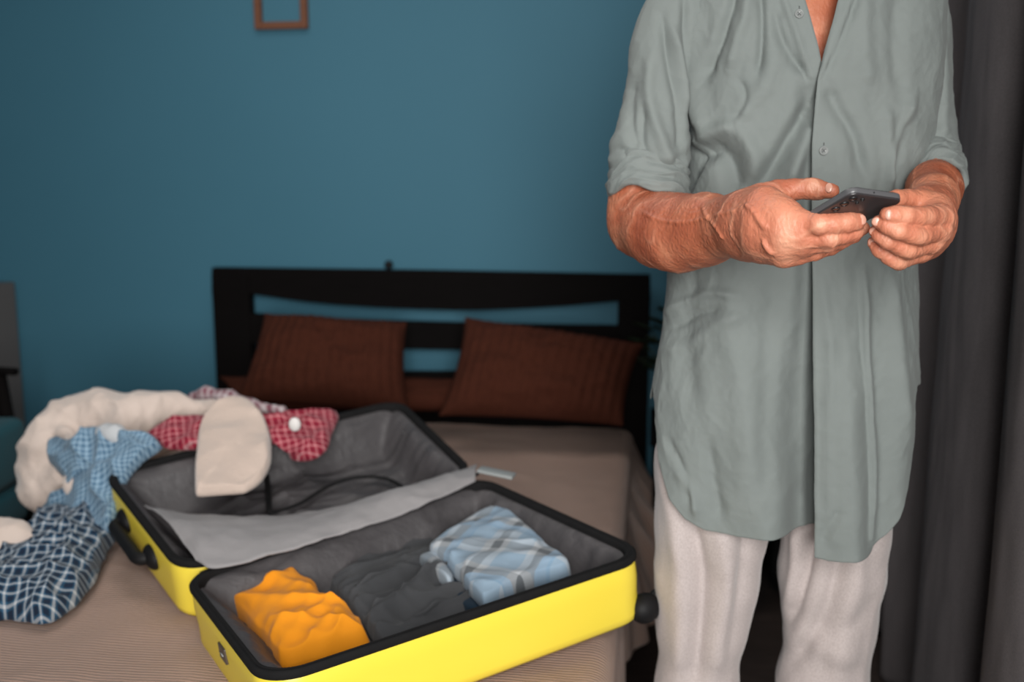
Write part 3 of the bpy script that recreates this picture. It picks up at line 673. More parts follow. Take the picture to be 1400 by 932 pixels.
patch('navy_garment', s1([(596, 790), (640, 780), (690, 800), (690, 830), (650, 846), (625, 830)], .072), n1, .018, 'navy', 'dark navy garment peeking out under the folded pale plaid shirt', 'garment', seed=8, ridge_amp=.004)
patch('folded_shirt', s1([(588, 760), (633, 728), (684, 702), (712, 724), (748, 756), (782, 786), (740, 800), (700, 815), (662, 832), (636, 806), (612, 780)], .050), n1, .034, 'paleplaid', 'folded pale blue and grey plaid shirt in the far end of the suitcase', 'shirt', seed=5, ridge_amp=.003, rs=7, thick=.022, edge=1, rot=.08, g=(.0025, .06, 1.2))
patch('shirt_collar', s1([(574, 772), (590, 766), (608, 780), (622, 800), (614, 806), (596, 790)], .058), n1, .024, 'paleplaid', None, None, seed=5, ridge_amp=.004, rs=12, parent=bpy.data.objects['folded_shirt'])
patch('orange_shirt', s1([(306, 832), (330, 818), (358, 802), (402, 794), (418, 812), (438, 820), (446, 838), (480, 850), (508, 884), (470, 896), (420, 908), (386, 914), (362, 890), (334, 860)], .078), n1, .055, 'orange', 'bright orange crumpled t-shirt at the near end of the suitcase', 't-shirt', seed=11, ridge_amp=.006, rs=7, flat=.7, rot=1.0, g=(.0042, .055, .3))
def pile(name, pts, k, h, mat, label, cat, amp=.016, rs=9, seed=0., aniso=(1, 1, 1), floor=None, floorfn=None):
    W_ = []
    for ch_ in pts:
        W_.append([np.append(onz(u, v, z), r*np.linalg.norm(onz(u, v, z)-np.array([0, 0, CH]))/CF) for u, v, z, r in ch_])
    A = np.vstack([np.array(c) for c in W_]); lo = A[:, :3].min(0)-A[:, 3].max()-.03; hi = A[:, :3].max(0)+A[:, 3].max()+.03
    g = Field(lo, hi, h)
    for c in W_: g.chain(c, k)
    V, Q = g.mesh(); V = relax(V, Q, 3); N = vnormals(V, Q); p = V*rs*np.array(aniso)+seed
    V = V+N*(amp*(ridge(p, 3)-.35)+amp*.8*fbm(p*.55+3, 2))[:, None]; V = relax(V, Q, 1)
    if floor is not None: V[:, 2] = np.maximum(V[:, 2], floor)
    o = mesh_obj(name, V, Q, M[mat]); tag(o, label, cat); return o
bz = BZ+.006
pile('cream_sweater', [[(52, 676, .54, 24), (52, 640, .59, 24), (66, 604, .65, 25), (98, 574, .69, 25), (140, 560, .715, 24), (185, 562, .715, 22), (235, 566, .70, 19), (290, 566, .69, 17)],
     [(78, 680, .53, 24), (96, 650, .58, 30), (116, 612, .63, 30), (165, 595, .67, 22)], [(70, 668, .50, 34), (110, 656, .52, 34), (150, 626, .56, 30), (230, 600, .60, 22)], [(100, 650, .49, 40), (150, 640, .49, 40), (240, 610, .52, 34)],
     [(150, 556, .72, 12), (162, 575, .70, 14), (150, 598, .67, 12)], [(88, 590, .68, 8), (98, 620, .655, 9), (100, 660, .60, 9), (112, 690, .55, 8)]],
     .025, .006, 'cream', 'large cream fleece sweater heaped at the left end of the pile', 'sweater', .019, 10, 2., (1, 1, .8), floor=bz)
nc = np.array([.05, -.62, .78])
def zp(l): return [onz(u, v, z) for u, v, z in l]
patch('gingham_shirt', zp([(66, 610, .66), (100, 606, .68), (128, 590, .70), (160, 596, .70), (204, 596, .70), (222, 612, .68), (196, 632, .655), (172, 660, .62), (168, 700, .56), (150, 730, .52), (104, 730, .50), (58, 712, .50), (84, 684, .56), (92, 660, .60), (74, 640, .62)]), nc, .045, 'gingham', 'light blue gingham shirt crumpled over the cream sweater', 'shirt', seed=5, ridge_amp=.010, rs=9, flat=.8, rot=.5, g=(.0050, .06, .8), thick=.02)
patch('navy_check_shirt', zp([(-40, 740, .49), (10, 752, .50), (46, 728, .52), (64, 706, .53), (110, 698, .53), (152, 700, .53), (160, 730, .50), (140, 770, .49), (128, 800, .485), (90, 838, .48), (60, 855, .475), (10, 848, .475), (-50, 850, .475)]), (.05, -.35, .93), .060, 'navyplaid', 'navy and white checked flannel shirt spread on the bed at the lower left', 'shirt', seed=9, ridge_amp=.010, rs=9, flat=.8, rot=.7, g=(.0055, .07, .9), thick=.012)
pile('small_cream_garment', [[(-6, 730, .55, 22), (16, 730, .55, 16), (46, 738, .54, 8)], [(-8, 755, .53, 18), (12, 748, .53, 12)]], .03, .006, 'cream', 'small cream garment on top of the navy checked shirt at the left edge', 'garment', .008, 12, 12.)
def on2(u, v, d): return S2.pix(u, v, d)
def rpile(*a, **k): return pile(*a, **k)
def zof(u, v, d): return S2.pix(u, v, d)[2]
red = patch('red_check_shirt', [S2.pix(u, v, d) for u, v, d in [(198, 598, -.02), (220, 580, -.03), (260, 572, -.03), (320, 574, -.02), (374, 572, -.02), (410, 566, -.02), (462, 564, -.01), (456, 590, .0), (446, 616, .01), (424, 630, .02), (400, 628, .02), (386, 606, .0), (340, 612, .0), (270, 614, -.01), (230, 614, -.01)]], (.02, -.6, .8), .026, 'redplaid', 'red checked shirt lying across the far rim of the suitcase', 'shirt', seed=15, ridge_amp=.006, rs=9, flat=.8, rot=.7, g=(.0040, .05, .2), thick=.012)
c = P(403, 580, 2.04); V, F = ellipsoid(c, (1, 0, 0), (0, 1, 0), (0, 0, 1), .013, .008, .015); tag(mesh_obj('round_tag', V, F, M['white'], red), 'white round tag on the red shirt')
pile('pink_check_scarf', [[(266, 545, .70, 8), (285, 541, .71, 10), (310, 545, .71, 9), (345, 556, .70, 8), (385, 562, .69, 8)]], .02, .005, 'pinkplaid', 'pale pink and white checked cloth behind the beige knit sleeve', 'cloth', .008, 16, 18.)
pile('plaid_scrap', [[(140, 590, .71, 9), (158, 592, .71, 11), (172, 600, .70, 8)]], .02, .005, 'navyplaid', 'small dark checked scrap of cloth between the cream sweater and gingham shirt', 'cloth', .008, 16, 21.)
kn_ = [(270, 610, 2.06), (276, 578, 2.10), (294, 556, 2.15), (318, 546, 2.18), (344, 552, 2.17), (362, 574, 2.12), (371, 604, 2.06), (370, 634, 1.99), (358, 658, 1.94), (338, 672, 1.91), (325, 675, 1.905), (300, 677, 1.90), (276, 679, 1.90), (269, 678, 1.90), (267, 668, 1.92), (267, 640, 1.98)]
kp = [P(*q) for q in kn_]; nn = np.cross(kp[1]-kp[10], kp[6]-kp[13]); nn = nn*np.sign(nn[2])
patch('beige_knit_garment', kp, nn, .022, 'beige', 'plain beige knit garment draped over the suitcase rim into the far shell', 'garment', ridge_amp=.008, rs=5, seed=23, flat=.3, thick=.016, g=(.002, .1))

# ------------------------------------------------------------------ the man
YM = 1.62
man = thing('person', 'man in a long grey-green linen shirt and pale trousers holding a smartphone with both hands', 'person', (P(1060, 900, YM)[0], YM, 0))
def J(u, v, Y, r): return np.append(P(u, v, Y), r*px_m(v, Y))
def build_body():
    Vs, Qs = [], []
    # torso, neck, head, legs, upper arms: one coarse field
    xc = P(1082, 300, YM)[0]
    g = Field((xc-.40, YM-.22, 0), (xc+.40, YM+.22, 1.86), .007)
    pel = P(1072, 560, YM); R3 = np.eye(3)
    g.ell((xc, YM, 1.27), R3, (.145, .082, .21), 0); g.ell((xc, YM, 1.40), R3, (.155, .070, .10), .08); g.ell((xc, YM+.02, 1.10), R3, (.13, .075, .14), .08)
    g.ell((pel[0], YM+.035, .93), R3, (.14, .085, .12), .08)
    for kn, an, hx in ((J(967, 800, YM, 46), (968, 1110), 992), (J(1134, 800, YM, 46), (1120, 1110), 1142)):
        hip = np.append(P(hx, 560, YM), .070); ank = np.array([P(an[0], 932, YM)[0], YM+.02, .09, .036])
        g.chain([hip, np.append((hip[:3]+kn[:3])/2, .060), np.append(kn[:3], .052), np.append(kn[:3]*.55+ank[:3]*.45+np.array([0, .015, 0]), .055), ank], .03)
        g.chain([ank, np.append(ank[:3]+np.array([0, .03, -.05]), .034)], .02); g.chain([ank, np.append(ank[:3]+np.array([0, -.06, -.05]), .032), np.append(ank[:3]+np.array([0, -.14, -.065]), .022)], .03)
    shR, shL = P(948, -4, YM+.01), P(1240, -4, YM+.01)
    nk = np.array([xc+.005, YM+.005, 1.50]); g.cone(shR+[.01, 0, -.01], nk+[0, 0, -.03], .038, .055, .06); g.cone(shL+[-.01, 0, -.01], nk+[0, 0, -.03], .038, .055, .06)
    hc = nk+np.array([.0, -.035, .175])              # head bends down towards the telephone
    g.cone(nk+[0, 0, -.03], hc+[0, .02, -.06], .062, .056, .03)
    ti = math.radians(24); c_, s_ = math.cos(ti), math.sin(ti); ax = np.array([1, 0, 0.]); fy = np.array([0, -c_, -s_]); up = np.array([0, -s_, c_])
    HM = np.array([ax, fy, up]); hp = lambda x, f, u_: hc+ax*x+fy*f+up*u_
    g.ell(hp(0, -.015, .035), HM, (.076, .094, .086), .03); g.ell(hp(0, .015, -.035), HM, (.062, .072, .080), .04); g.cone(hp(0, .045, -.10), hp(0, .030, -.085), .026, .036, .03)
    g.cone(hp(-.03, .080, .022), hp(.03, .080, .022), .014, .014, .012)                                   # brow
    g.cone(hp(0, .088, .010), hp(0, .108, -.028), .009, .013, .012); 
    for sx in (-1, 1):
        g.ell(hp(sx*.012, .098, -.033), HM, (.009, .009, .008), .006); g.cone(hp(sx*.045, .065, -.015), hp(sx*.035, .075, -.05), .018, .016, .02)
        g.ell(hp(sx*.078, -.005, -.005), HM, (.010, .020, .031), .006)
    g.cone(hp(-.020, .086, -.062), hp(.020, .086, -.062), .007, .007, .006); g.cone(hp(-.016, .085, -.073), hp(.016, .085, -.073), .007, .007, .006)
    el_R, el_L = J(880, 300, 1.58, 46), J(1274, 240, 1.57, 36)
    g.chain([np.append(shR, .036), J(914, 40, 1.61, 28), J(900, 120, 1.60, 27), J(888, 205, 1.59, 32), el_R*[1, 1, 1, .85]], .03)
    g.chain([np.append(shL, .034), J(1252, 30, 1.64, 27), J(1259, 120, 1.62, 26), J(1268, 200, 1.595, 26), np.append(el_L[:3], .026)], .03)
    V, Q = g.mesh(); V = relax(V, Q, 2); Vs.append(V); Qs.append(Q)
    # right forearm and hand
    lo = P(800, 400, 1.7); hi = P(1215, 220, 1.7)
    f = Field((.095, 1.13, .985), (.475, 1.67, 1.27), .0017)
    f.chain([J(882, 235, 1.59, 36), J(880, 270, 1.588, 44), J(879, 300, 1.585, 45)], .02); f.chain([J(879, 303, 1.585, 45), J(905, 314, 1.52, 44)], .02)
    f.cone(J(878, 318, 1.60, 1)[:3], J(905, 330, 1.58, 1)[:3], .030, .028, .03)
    f.chain([J(905, 312, 1.52, 42), J(935, 312, 1.475, 40), J(968, 306, 1.42, 34), J(1004, 298, 1.345, 25), J(1022, 296, 1.305, 24.5), J(1048, 296, 1.265, 23)], .03)
    f.chain([J(905, 318, 1.53, 40), J(930, 325, 1.48, 38), J(966, 318, 1.43, 35), J(1002, 316, 1.36, 27), J(1024, 320, 1.315, 25), J(1048, 324, 1.272, 22)], .03)
    # palm and back of the hand
    palm = f.new()
    palm.chain([J(1020, 290, 1.315, 23), J(1046, 283, 1.262, 24), J(1068, 294, 1.233, 21), J(1092, 303, 1.212, 17)], .018)
    palm.chain([J(1018, 305, 1.31, 26), J(1043, 306, 1.252, 25), J(1070, 314, 1.226, 20), J(1098, 321, 1.209, 14.5)], .018)
    palm.chain([J(1022, 316, 1.315, 25), J(1046, 322, 1.258, 24), J(1070, 332, 1.232, 17), J(1096, 334, 1.219, 13)], .018)
    palm.chain([J(1024, 326, 1.33, 20), J(1048, 333, 1.278, 21), J(1072, 345, 1.245, 15), J(1094, 346, 1.238, 12)], .018)
    for a, b in (((1070, 308, 1.235), (1106, 314, 1.210)), ((1070, 326, 1.235), (1112, 330, 1.216)), ((1072, 340, 1.245), (1100, 341, 1.234))): palm.cone(P(*a), P(*b), .0105, .0080, .012)
    # thumb (on the screen side)
    palm.chain([J(1024, 288, 1.33, 20), J(1045, 272, 1.315, 18), J(1066, 263, 1.31, 16.5)], .014)
    palm.cone(J(1062, 275, 1.30, 1)[:3], J(1080, 283, 1.275, 1)[:3], .011, .007, .012)
    th = f.new(); th.chain([J(1064, 264, 1.31, 17), J(1085, 259, 1.307, 14), J(1107, 258, 1.30, 13.6), J(1116, 259, 1.297, 13), J(1137, 261, 1.285, 10.4)], .006)
    th.ell(J(1111, 250, 1.292, 1)[:3], np.eye(3), (.008, .006, .0045), .005)
    fg = f.new()
    for ch in ([(1070, 303, 1.235, 19), (1092, 304, 1.214, 16.5), (1120, 306, 1.193, 15.8), (1138, 305.5, 1.192, 14.8), (1156, 304, 1.194, 14.6), (1171, 302.5, 1.197, 12.3)],
               [(1068, 320, 1.235, 17), (1095, 323, 1.215, 14), (1134, 326, 1.197, 13), (1152, 322, 1.202, 12.2), (1166, 318, 1.207, 12), (1180, 312, 1.212, 9.5)],
               [(1070, 335, 1.24, 16), (1096, 336, 1.222, 13), (1132, 333, 1.215, 12), (1150, 329, 1.224, 11), (1168, 323, 1.232, 9.5)],
               [(1072, 344, 1.25, 15), (1092, 348, 1.24, 12), (1114, 345, 1.238, 11), (1136, 339, 1.248, 9.5), (1150, 334, 1.255, 8)]):
        h = f.new(); h.chain([J(*q) for q in ch], .004); fg.merge(h, .0012)
    for q in ((1076, 301, 1.217), (1072, 321, 1.215), (1072, 337, 1.224), (1074, 349, 1.238)): palm.ell(J(*q, 1)[:3], np.eye(3), (.011, .007, .010), .012)
    palm.merge(th, .007); palm.merge(fg, .006)
    # tendons and veins on the back of the hand and along the forearm
    def vein(g_, pts, r, k=.0035):
        sp = spline([P(*q) for q in pts], 12)
        for a, b in zip(sp[:-1], sp[1:]): g_.cone(a, b, r, r, k)
    f.merge(palm, .022)
    F0 = f
    def surf(u, v):                                  # first hit of the pixel ray with the field
        d = np.array([(u-700)/CF, CC-SS*(v-466)/CF, -SS-CC*(v-466)/CF]); t = 1.10
        for _ in range(160):
            p = np.array([0, 0, CH])+d*t; i = np.round((p-F0.lo)/F0.h).astype(int)
            if np.any(i < 0) or np.any(i >= F0.n): t += .004; continue
            s = F0.F[tuple(i)]
            if s < .0008: return p
            t += max(float(s)*.7, .0008)
        return None
    veins = [([(1020, 279), (1030, 288), (1038, 300), (1046, 310)], .0017), ([(1044, 330), (1050, 340), (1056, 346)], .0017),
             ([(880, 292), (905, 302), (940, 304), (970, 296), (1004, 288)], .0010), ([(960, 282), (966, 296), (978, 310), (988, 326)], .0010)]
    todo = []
    for pts, r in veins:
        s = spline(pts, 16); h = [surf(*q) for q in s]; todo.append(([q for q in h if q is not None], r))
    for h, r in todo:
        for a, b in zip(h[:-1], h[1:]):
            if np.linalg.norm(a-b) < .02: f.cone(a+[0, .0010, 0], b+[0, .0010, 0], r*.85, r*.85, .0045)
    JN = []
    for a, b, r in (((1100, 304), (1122, 308, 1.180), 1.0), ((1130, 305), (1156, 303, 1.182), .6), ((1120, 325), (1139, 326, 1.188), .9), ((1120, 338), (1131, 338, 1.205), .7), ((1090, 257), (1111, 254, 1.288), 1.0),
                    ((1285, 296), (1266, 296, 1.166), 1.0), ((1252, 295), (1238, 294, 1.147), .6), ((1276, 318), (1257, 323, 1.161), 1.0), ((1240, 320), (1228, 315, 1.146), .6), ((1262, 335), (1241, 343, 1.175), .9), ((1225, 335), (1212, 329, 1.163), .5), ((1246, 350), (1227, 359, 1.194), .8)):
        c = P(*b); d = c-P(a[0], a[1], b[2]); JN.append((c, d/np.linalg.norm(d), r))
    for c in ((1078, 302, 1.205), (1072, 322, 1.203), (1072, 338, 1.212), (1076, 350, 1.226)): JN.append((P(*c), None, .7))
    tones = [np.zeros(len(Vs[0]))]
    def skin_relief(V, Q):
        N = vnormals(V, Q); wp = V+.010*np.stack([noise(V*30), noise(V*30+9), noise(V*30+19)], -1)
        ve = np.clip(1-np.abs(noise(wp*np.array([22, 22, 22])+4))*5, 0, 1)**3*smooth(.5+2*noise(V*14+7))
        cr = np.abs(noise(wp*np.array([170, 120, 90])))
        tn = np.zeros(len(V)); gr = np.zeros(len(V))
        for c, d, r in JN:
            q = V-c; e = np.exp(-((q**2).sum(1))/(.0078 if d is not None else .011)**2); tn += r*e
            if d is not None: gr += r*e*np.clip(np.cos(2*math.pi*((q@d)/.0034+.5*noise(V*200))), 0, 1)
        tones.append(np.clip(tn, 0, 1)+.55*np.clip(ve, 0, 1))
        return V+N*(-.0008*gr)[:, None]+N*(.0013*ve+.0005*fbm(V*45, 2)-.00045*np.clip(1-cr*6, 0, 1)+.0004*noise(V*260))[:, None]
    V, Q = f.mesh(); V = relax(V, Q, 2); V = skin_relief(V, Q); Vs.append(V); Qs.append(Q)
    # left forearm and hand
    l = Field((.40, 1.08, .98), (.70, 1.66, 1.30), .0017)
    l.chain([J(1268, 205, 1.60, 29), J(1275, 240, 1.57, 31), J(1277, 258, 1.47, 31), J(1276, 272, 1.36, 27), J(1276, 284, 1.31, 25)], .03)
    pm = l.new()
    pm.chain([J(1272, 282, 1.315, 22), J(1277, 290, 1.25, 23), J(1282, 297, 1.215, 19)], .015); pm.chain([J(1274, 292, 1.31, 22), J(1278, 308, 1.25, 23), J(1280, 315, 1.215, 18)], .015)
    pm.chain([J(1276, 300, 1.315, 20), J(1272, 320, 1.255, 22), J(1270, 331, 1.22, 17)], .015); pm.chain([J(1274, 306, 1.32, 20), J(1264, 332, 1.27, 20), J(1256, 344, 1.235, 15)], .015)
    pm.chain([J(1268, 280, 1.32, 18), J(1262, 275, 1.285, 17), J(1250, 274, 1.255, 13)], .015)
    t2 = l.new(); t2.chain([J(1256, 274, 1.26, 14), J(1240, 272, 1.245, 12.5), J(1226, 272, 1.235, 12), J(1212, 272, 1.222, 9.5)], .006)
    f2 = l.new()
    for ch in ([(1286, 296, 1.205, 16.5), (1267, 296, 1.178, 14.2), (1254, 295.5, 1.166, 13.2), (1238, 295, 1.158, 13), (1224, 294, 1.155, 12.2), (1213, 293, 1.156, 10.4)],
               [(1282, 314, 1.205, 16), (1259, 322, 1.174, 14), (1246, 320, 1.163, 12.8), (1228, 315, 1.156, 12.4), (1214, 309, 1.16, 11.4), (1201, 303, 1.166, 9.4)],
               [(1272, 331, 1.21, 15.5), (1243, 341, 1.186, 13.4), (1230, 337, 1.178, 12.2), (1214, 329, 1.173, 11.8), (1204, 322, 1.176, 10.4), (1196, 316, 1.182, 8.4)],
               [(1258, 345, 1.22, 14), (1229, 356, 1.203, 12), (1216, 351, 1.198, 11), (1203, 341, 1.195, 10), (1194, 332, 1.20, 8)]):
        h = l.new(); h.chain([J(*q) for q in ch], .004); f2.merge(h, .0011)
    for q in ((1266, 295, 1.166), (1258, 325, 1.160), (1242, 344, 1.173), (1226, 359, 1.193)): f2.ell(J(*q, 1)[:3]+[0, .0015, 0], np.eye(3), (.0060, .0042, .0065), .008)
    for q in ((1287, 296, 1.205), (1283, 314, 1.206), (1274, 331, 1.212), (1260, 344, 1.224)): pm.ell(J(*q, 1)[:3]+[0, .002, 0], np.eye(3), (.011, .009, .011), .010)
    pm.merge(t2, .007); pm.merge(f2, .006); l.merge(pm, .022)
    V, Q = l.mesh(); V = relax(V, Q, 2); V = skin_relief(V, Q); Vs.append(V); Qs.append(Q)
    off = 0; VV = []; QQ = []
    for V, Q in zip(Vs, Qs): VV.append(V); QQ.append(Q+off); off += len(V)
    body = mesh_obj('body', np.vstack(VV), np.vstack(QQ), M['skin'], man)
    at_ = body.data.attributes.new('tone', 'FLOAT', 'POINT'); at_.data.foreach_set('value', np.concatenate(tones).astype(np.float32))
    # nails
    def nail(base, tip, r, face=(0, -1, .15), w_=.72):
        a, b = P(*base), P(*tip); d = b-a; L = np.linalg.norm(d); d /= L; nrm = np.asarray(face, float); nrm -= d*np.dot(nrm, d); nrm /= np.linalg.norm(nrm); s = np.cross(d, nrm)
        rr = r*px_m(base[1], base[2]); c = (a+b)/2+nrm*rr*.84
        V, F = ellipsoid(c, d, s, nrm, L*.52, rr*w_*.9, rr*.17, 18, 12); mesh_obj('fingernail', V, F, M['nail'], body)
    nail((1130, 260, 1.287), (1140, 259, 1.283), 10.8, (-.05, -1, .35)); nail((1170, 303, 1.197), (1180, 300, 1.198), 11.3, (.25, -1, .25))
    nail((1219, 293.5, 1.155), (1209, 293.5, 1.157), 11.2, (-.15, -1, .05)); nail((1203, 305, 1.165), (1193, 300, 1.168), 9.3, (-.45, -1, .05))
    nail((1199, 319, 1.180), (1192, 313, 1.184), 8.2, (-.6, -1, 0)); nail((1197, 335, 1.199), (1189, 327, 1.202), 7.8, (-.5, -1, 0))
    # eyes and hair
    for sx in (-1, 1):
        e = hp(sx*.031, .074, .006); V, F = ellipsoid(e-fy*.003, ax, fy, up, .0115, .0125, .0062); ey = mesh_obj('eye', V, F, M['eye'], body)
        V, F = ellipsoid(e+fy*.0068-up*.002, ax, fy, up, .0048, .003, .0042); mesh_obj('iris', V, F, M['iris'], body)
    h = Field(hc-.16, hc+.18, .004); h.ell(hp(0, -.022, .045), HM, (.082, .096, .088), 0)
    for sx in (-1, 1): h.cone(hp(sx*.068, -.04, -.01), hp(sx*.05, -.07, -.05), .022, .022, .03)
    V, Q = h.mesh(); rel = V-hc; fwd = rel@fy; upz = rel@up; V = V+vnormals(V, Q)*(.003*ridge(V*60, 2))[:, None]
    keep = ~((fwd > .045) & (upz < .075)); Q = Q[keep[Q].all(1)]; mesh_obj('hair', V, Q, M['hair'], man)
    for sx in (-1, 1):
        V, F = tube(spline([hp(sx*.014, .094, .027), hp(sx*.032, .093, .034), hp(sx*.048, .082, .028)], 8), [.002, .004, .0045, .0045, .0045, .004, .003, .0015], 8); mesh_obj('eyebrow', V, F, M['hair'], body)
build_body()

# trousers
def trousers():
    g = Field((.10, YM-.24, .03), (.72, YM+.24, 1.06), .006)
    g.ell(P(1070, 560, YM)+[0, .04, 0], np.eye(3), (.180, .085, .16), .05)
    for L in ([(992, 590, 84), (981, 650, 79), (973, 720, 72), (966, 790, 66), (960, 850, 58), (954, 932, 52), (950, 1010, 50), (950, 1120, 46)],
              [(1140, 590, 76), (1143, 650, 70), (1142, 720, 66), (1137, 790, 66), (1135, 850, 57), (1124, 932, 56), (1122, 1010, 52), (1120, 1120, 46)]):
        h = g.new(); h.chain([J(u, v, YM+(.0 if v < 760 else .008), r) for u, v, r in L], .03); g.merge(h, .02)
    V, Q = g.mesh(); V = relax(V, Q, 3); N = vnormals(V, Q); u, v = proj(V); fr = (N[:, 1] < .25)
    D = .005*fbm(V*np.array([14, 14, 4.5])+3, 3)+.006*(ridge(V*np.array([9, 9, 3])+11, 2)-.35)
    D += fold_sum(u, v, TR_FOLDS)*fr
    V = V+N*D[:, None]; V[:, 2] = np.maximum(V[:, 2], .045)
    o = mesh_obj('trousers', relax(V, Q, 1), Q, M['jersey'], man); return o
def fold_sum(u, v, folds):
    D = np.zeros(len(u))
    for pts, wd, am in folds:
        wl, wr = (wd, wd) if np.isscalar(wd) else wd; pts = spline(pts, 14) if len(pts) > 2 else np.asarray(pts, float); best = np.full(len(u), 1e9); sg = np.zeros(len(u)); tt = np.zeros(len(u)); n = len(pts)-1
        for i in range(n):
            a, b = pts[i], pts[i+1]; d = b-a; L = (d**2).sum(); t = np.clip(((u-a[0])*d[0]+(v-a[1])*d[1])/L, 0, 1); x = u-a[0]-t*d[0]; y = v-a[1]-t*d[1]; q = x*x+y*y
            m = q < best; best = np.where(m, q, best); sg = np.where(m, np.sign(d[0]*y-d[1]*x), sg); tt = np.where(m, (i+t)/n, tt)
        w2 = np.where(sg > 0, wl, wr); D += am*.0019*np.exp(-best/w2**2)*np.clip(np.minimum(tt, 1-tt)*5+.35, 0, 1)
    return D
TR_FOLDS = [([(905, 600), (925, 720), (935, 850), (925, 932)], 14, 7), ([(945, 715), (960, 800), (950, 932)], (12, 9), -8), ([(985, 715), (992, 800), (975, 932)], 14, 7), ([(1020, 715), (1012, 790), (990, 900)], 9, -4),
            ([(1110, 730), (1098, 790), (1080, 850)], 8, -9), ([(1150, 745), (1130, 830), (1085, 905)], (9, 14), -7), ([(1175, 740), (1165, 820), (1140, 932)], 14, 4), ([(1200, 812), (1170, 850), (1120, 872)], 14, -3), ([(1085, 860), (1120, 880), (1180, 905)], 14, 3), ([(1090, 720), (1088, 780), (1080, 840)], 9, 6)]
trousers()
for u_ in (968, 1120):                               # felt slippers below the frame
    a = np.array([P(u_, 932, YM)[0], YM+.02, 0]); g = Field(a-[.08, .22, .0], a+[.08, .13, .13], .005)
    g.chain([np.array([a[0], a[1]+.045, .045, .042]), np.array([a[0], a[1]-.05, .042, .043]), np.array([a[0], a[1]-.15, .036, .036])], .02); V, Q = g.mesh(); V = relax(V, Q, 2); V[:, 2] = np.maximum(V[:, 2], .004); mesh_obj('slipper', V, Q, M['slipper'], man)

# shirt
SIL = np.array([(-105, 1060, 1152), (-92, 1020, 1185), (-75, 985, 1218), (-50, 952, 1250), (-25, 936, 1270), (0, 932, 1280), (50, 938, 1276), (100, 942, 1272), (200, 944, 1260), (260, 938, 1246), (350, 916, 1237), (400, 912, 1236), (450, 907, 1237), (500, 897, 1240), (540, 890, 1242), (600, 887, 1244), (760, 884, 1246)], float)
DEP = np.array([(-105, .060), (-75, .085), (-40, .112), (0, .114), (80, .126), (200, .128), (300, .128), (420, .134), (600, .145), (760, .152)])
def hem_front(u, right):
    if right: return np.interp(u, [1100, 1112, 1130, 1180, 1188, 1192, 1205, 1220, 1232, 1241, 1247, 1251], [738, 738, 741, 737, 735, 725, 713, 690, 652, 600, 540, 520])
    return np.interp(u, [886, 891, 897, 906, 920, 940, 965, 1010, 1060, 1110, 1140], [525, 545, 580, 625, 667, 694, 709, 716, 717, 713, 712])
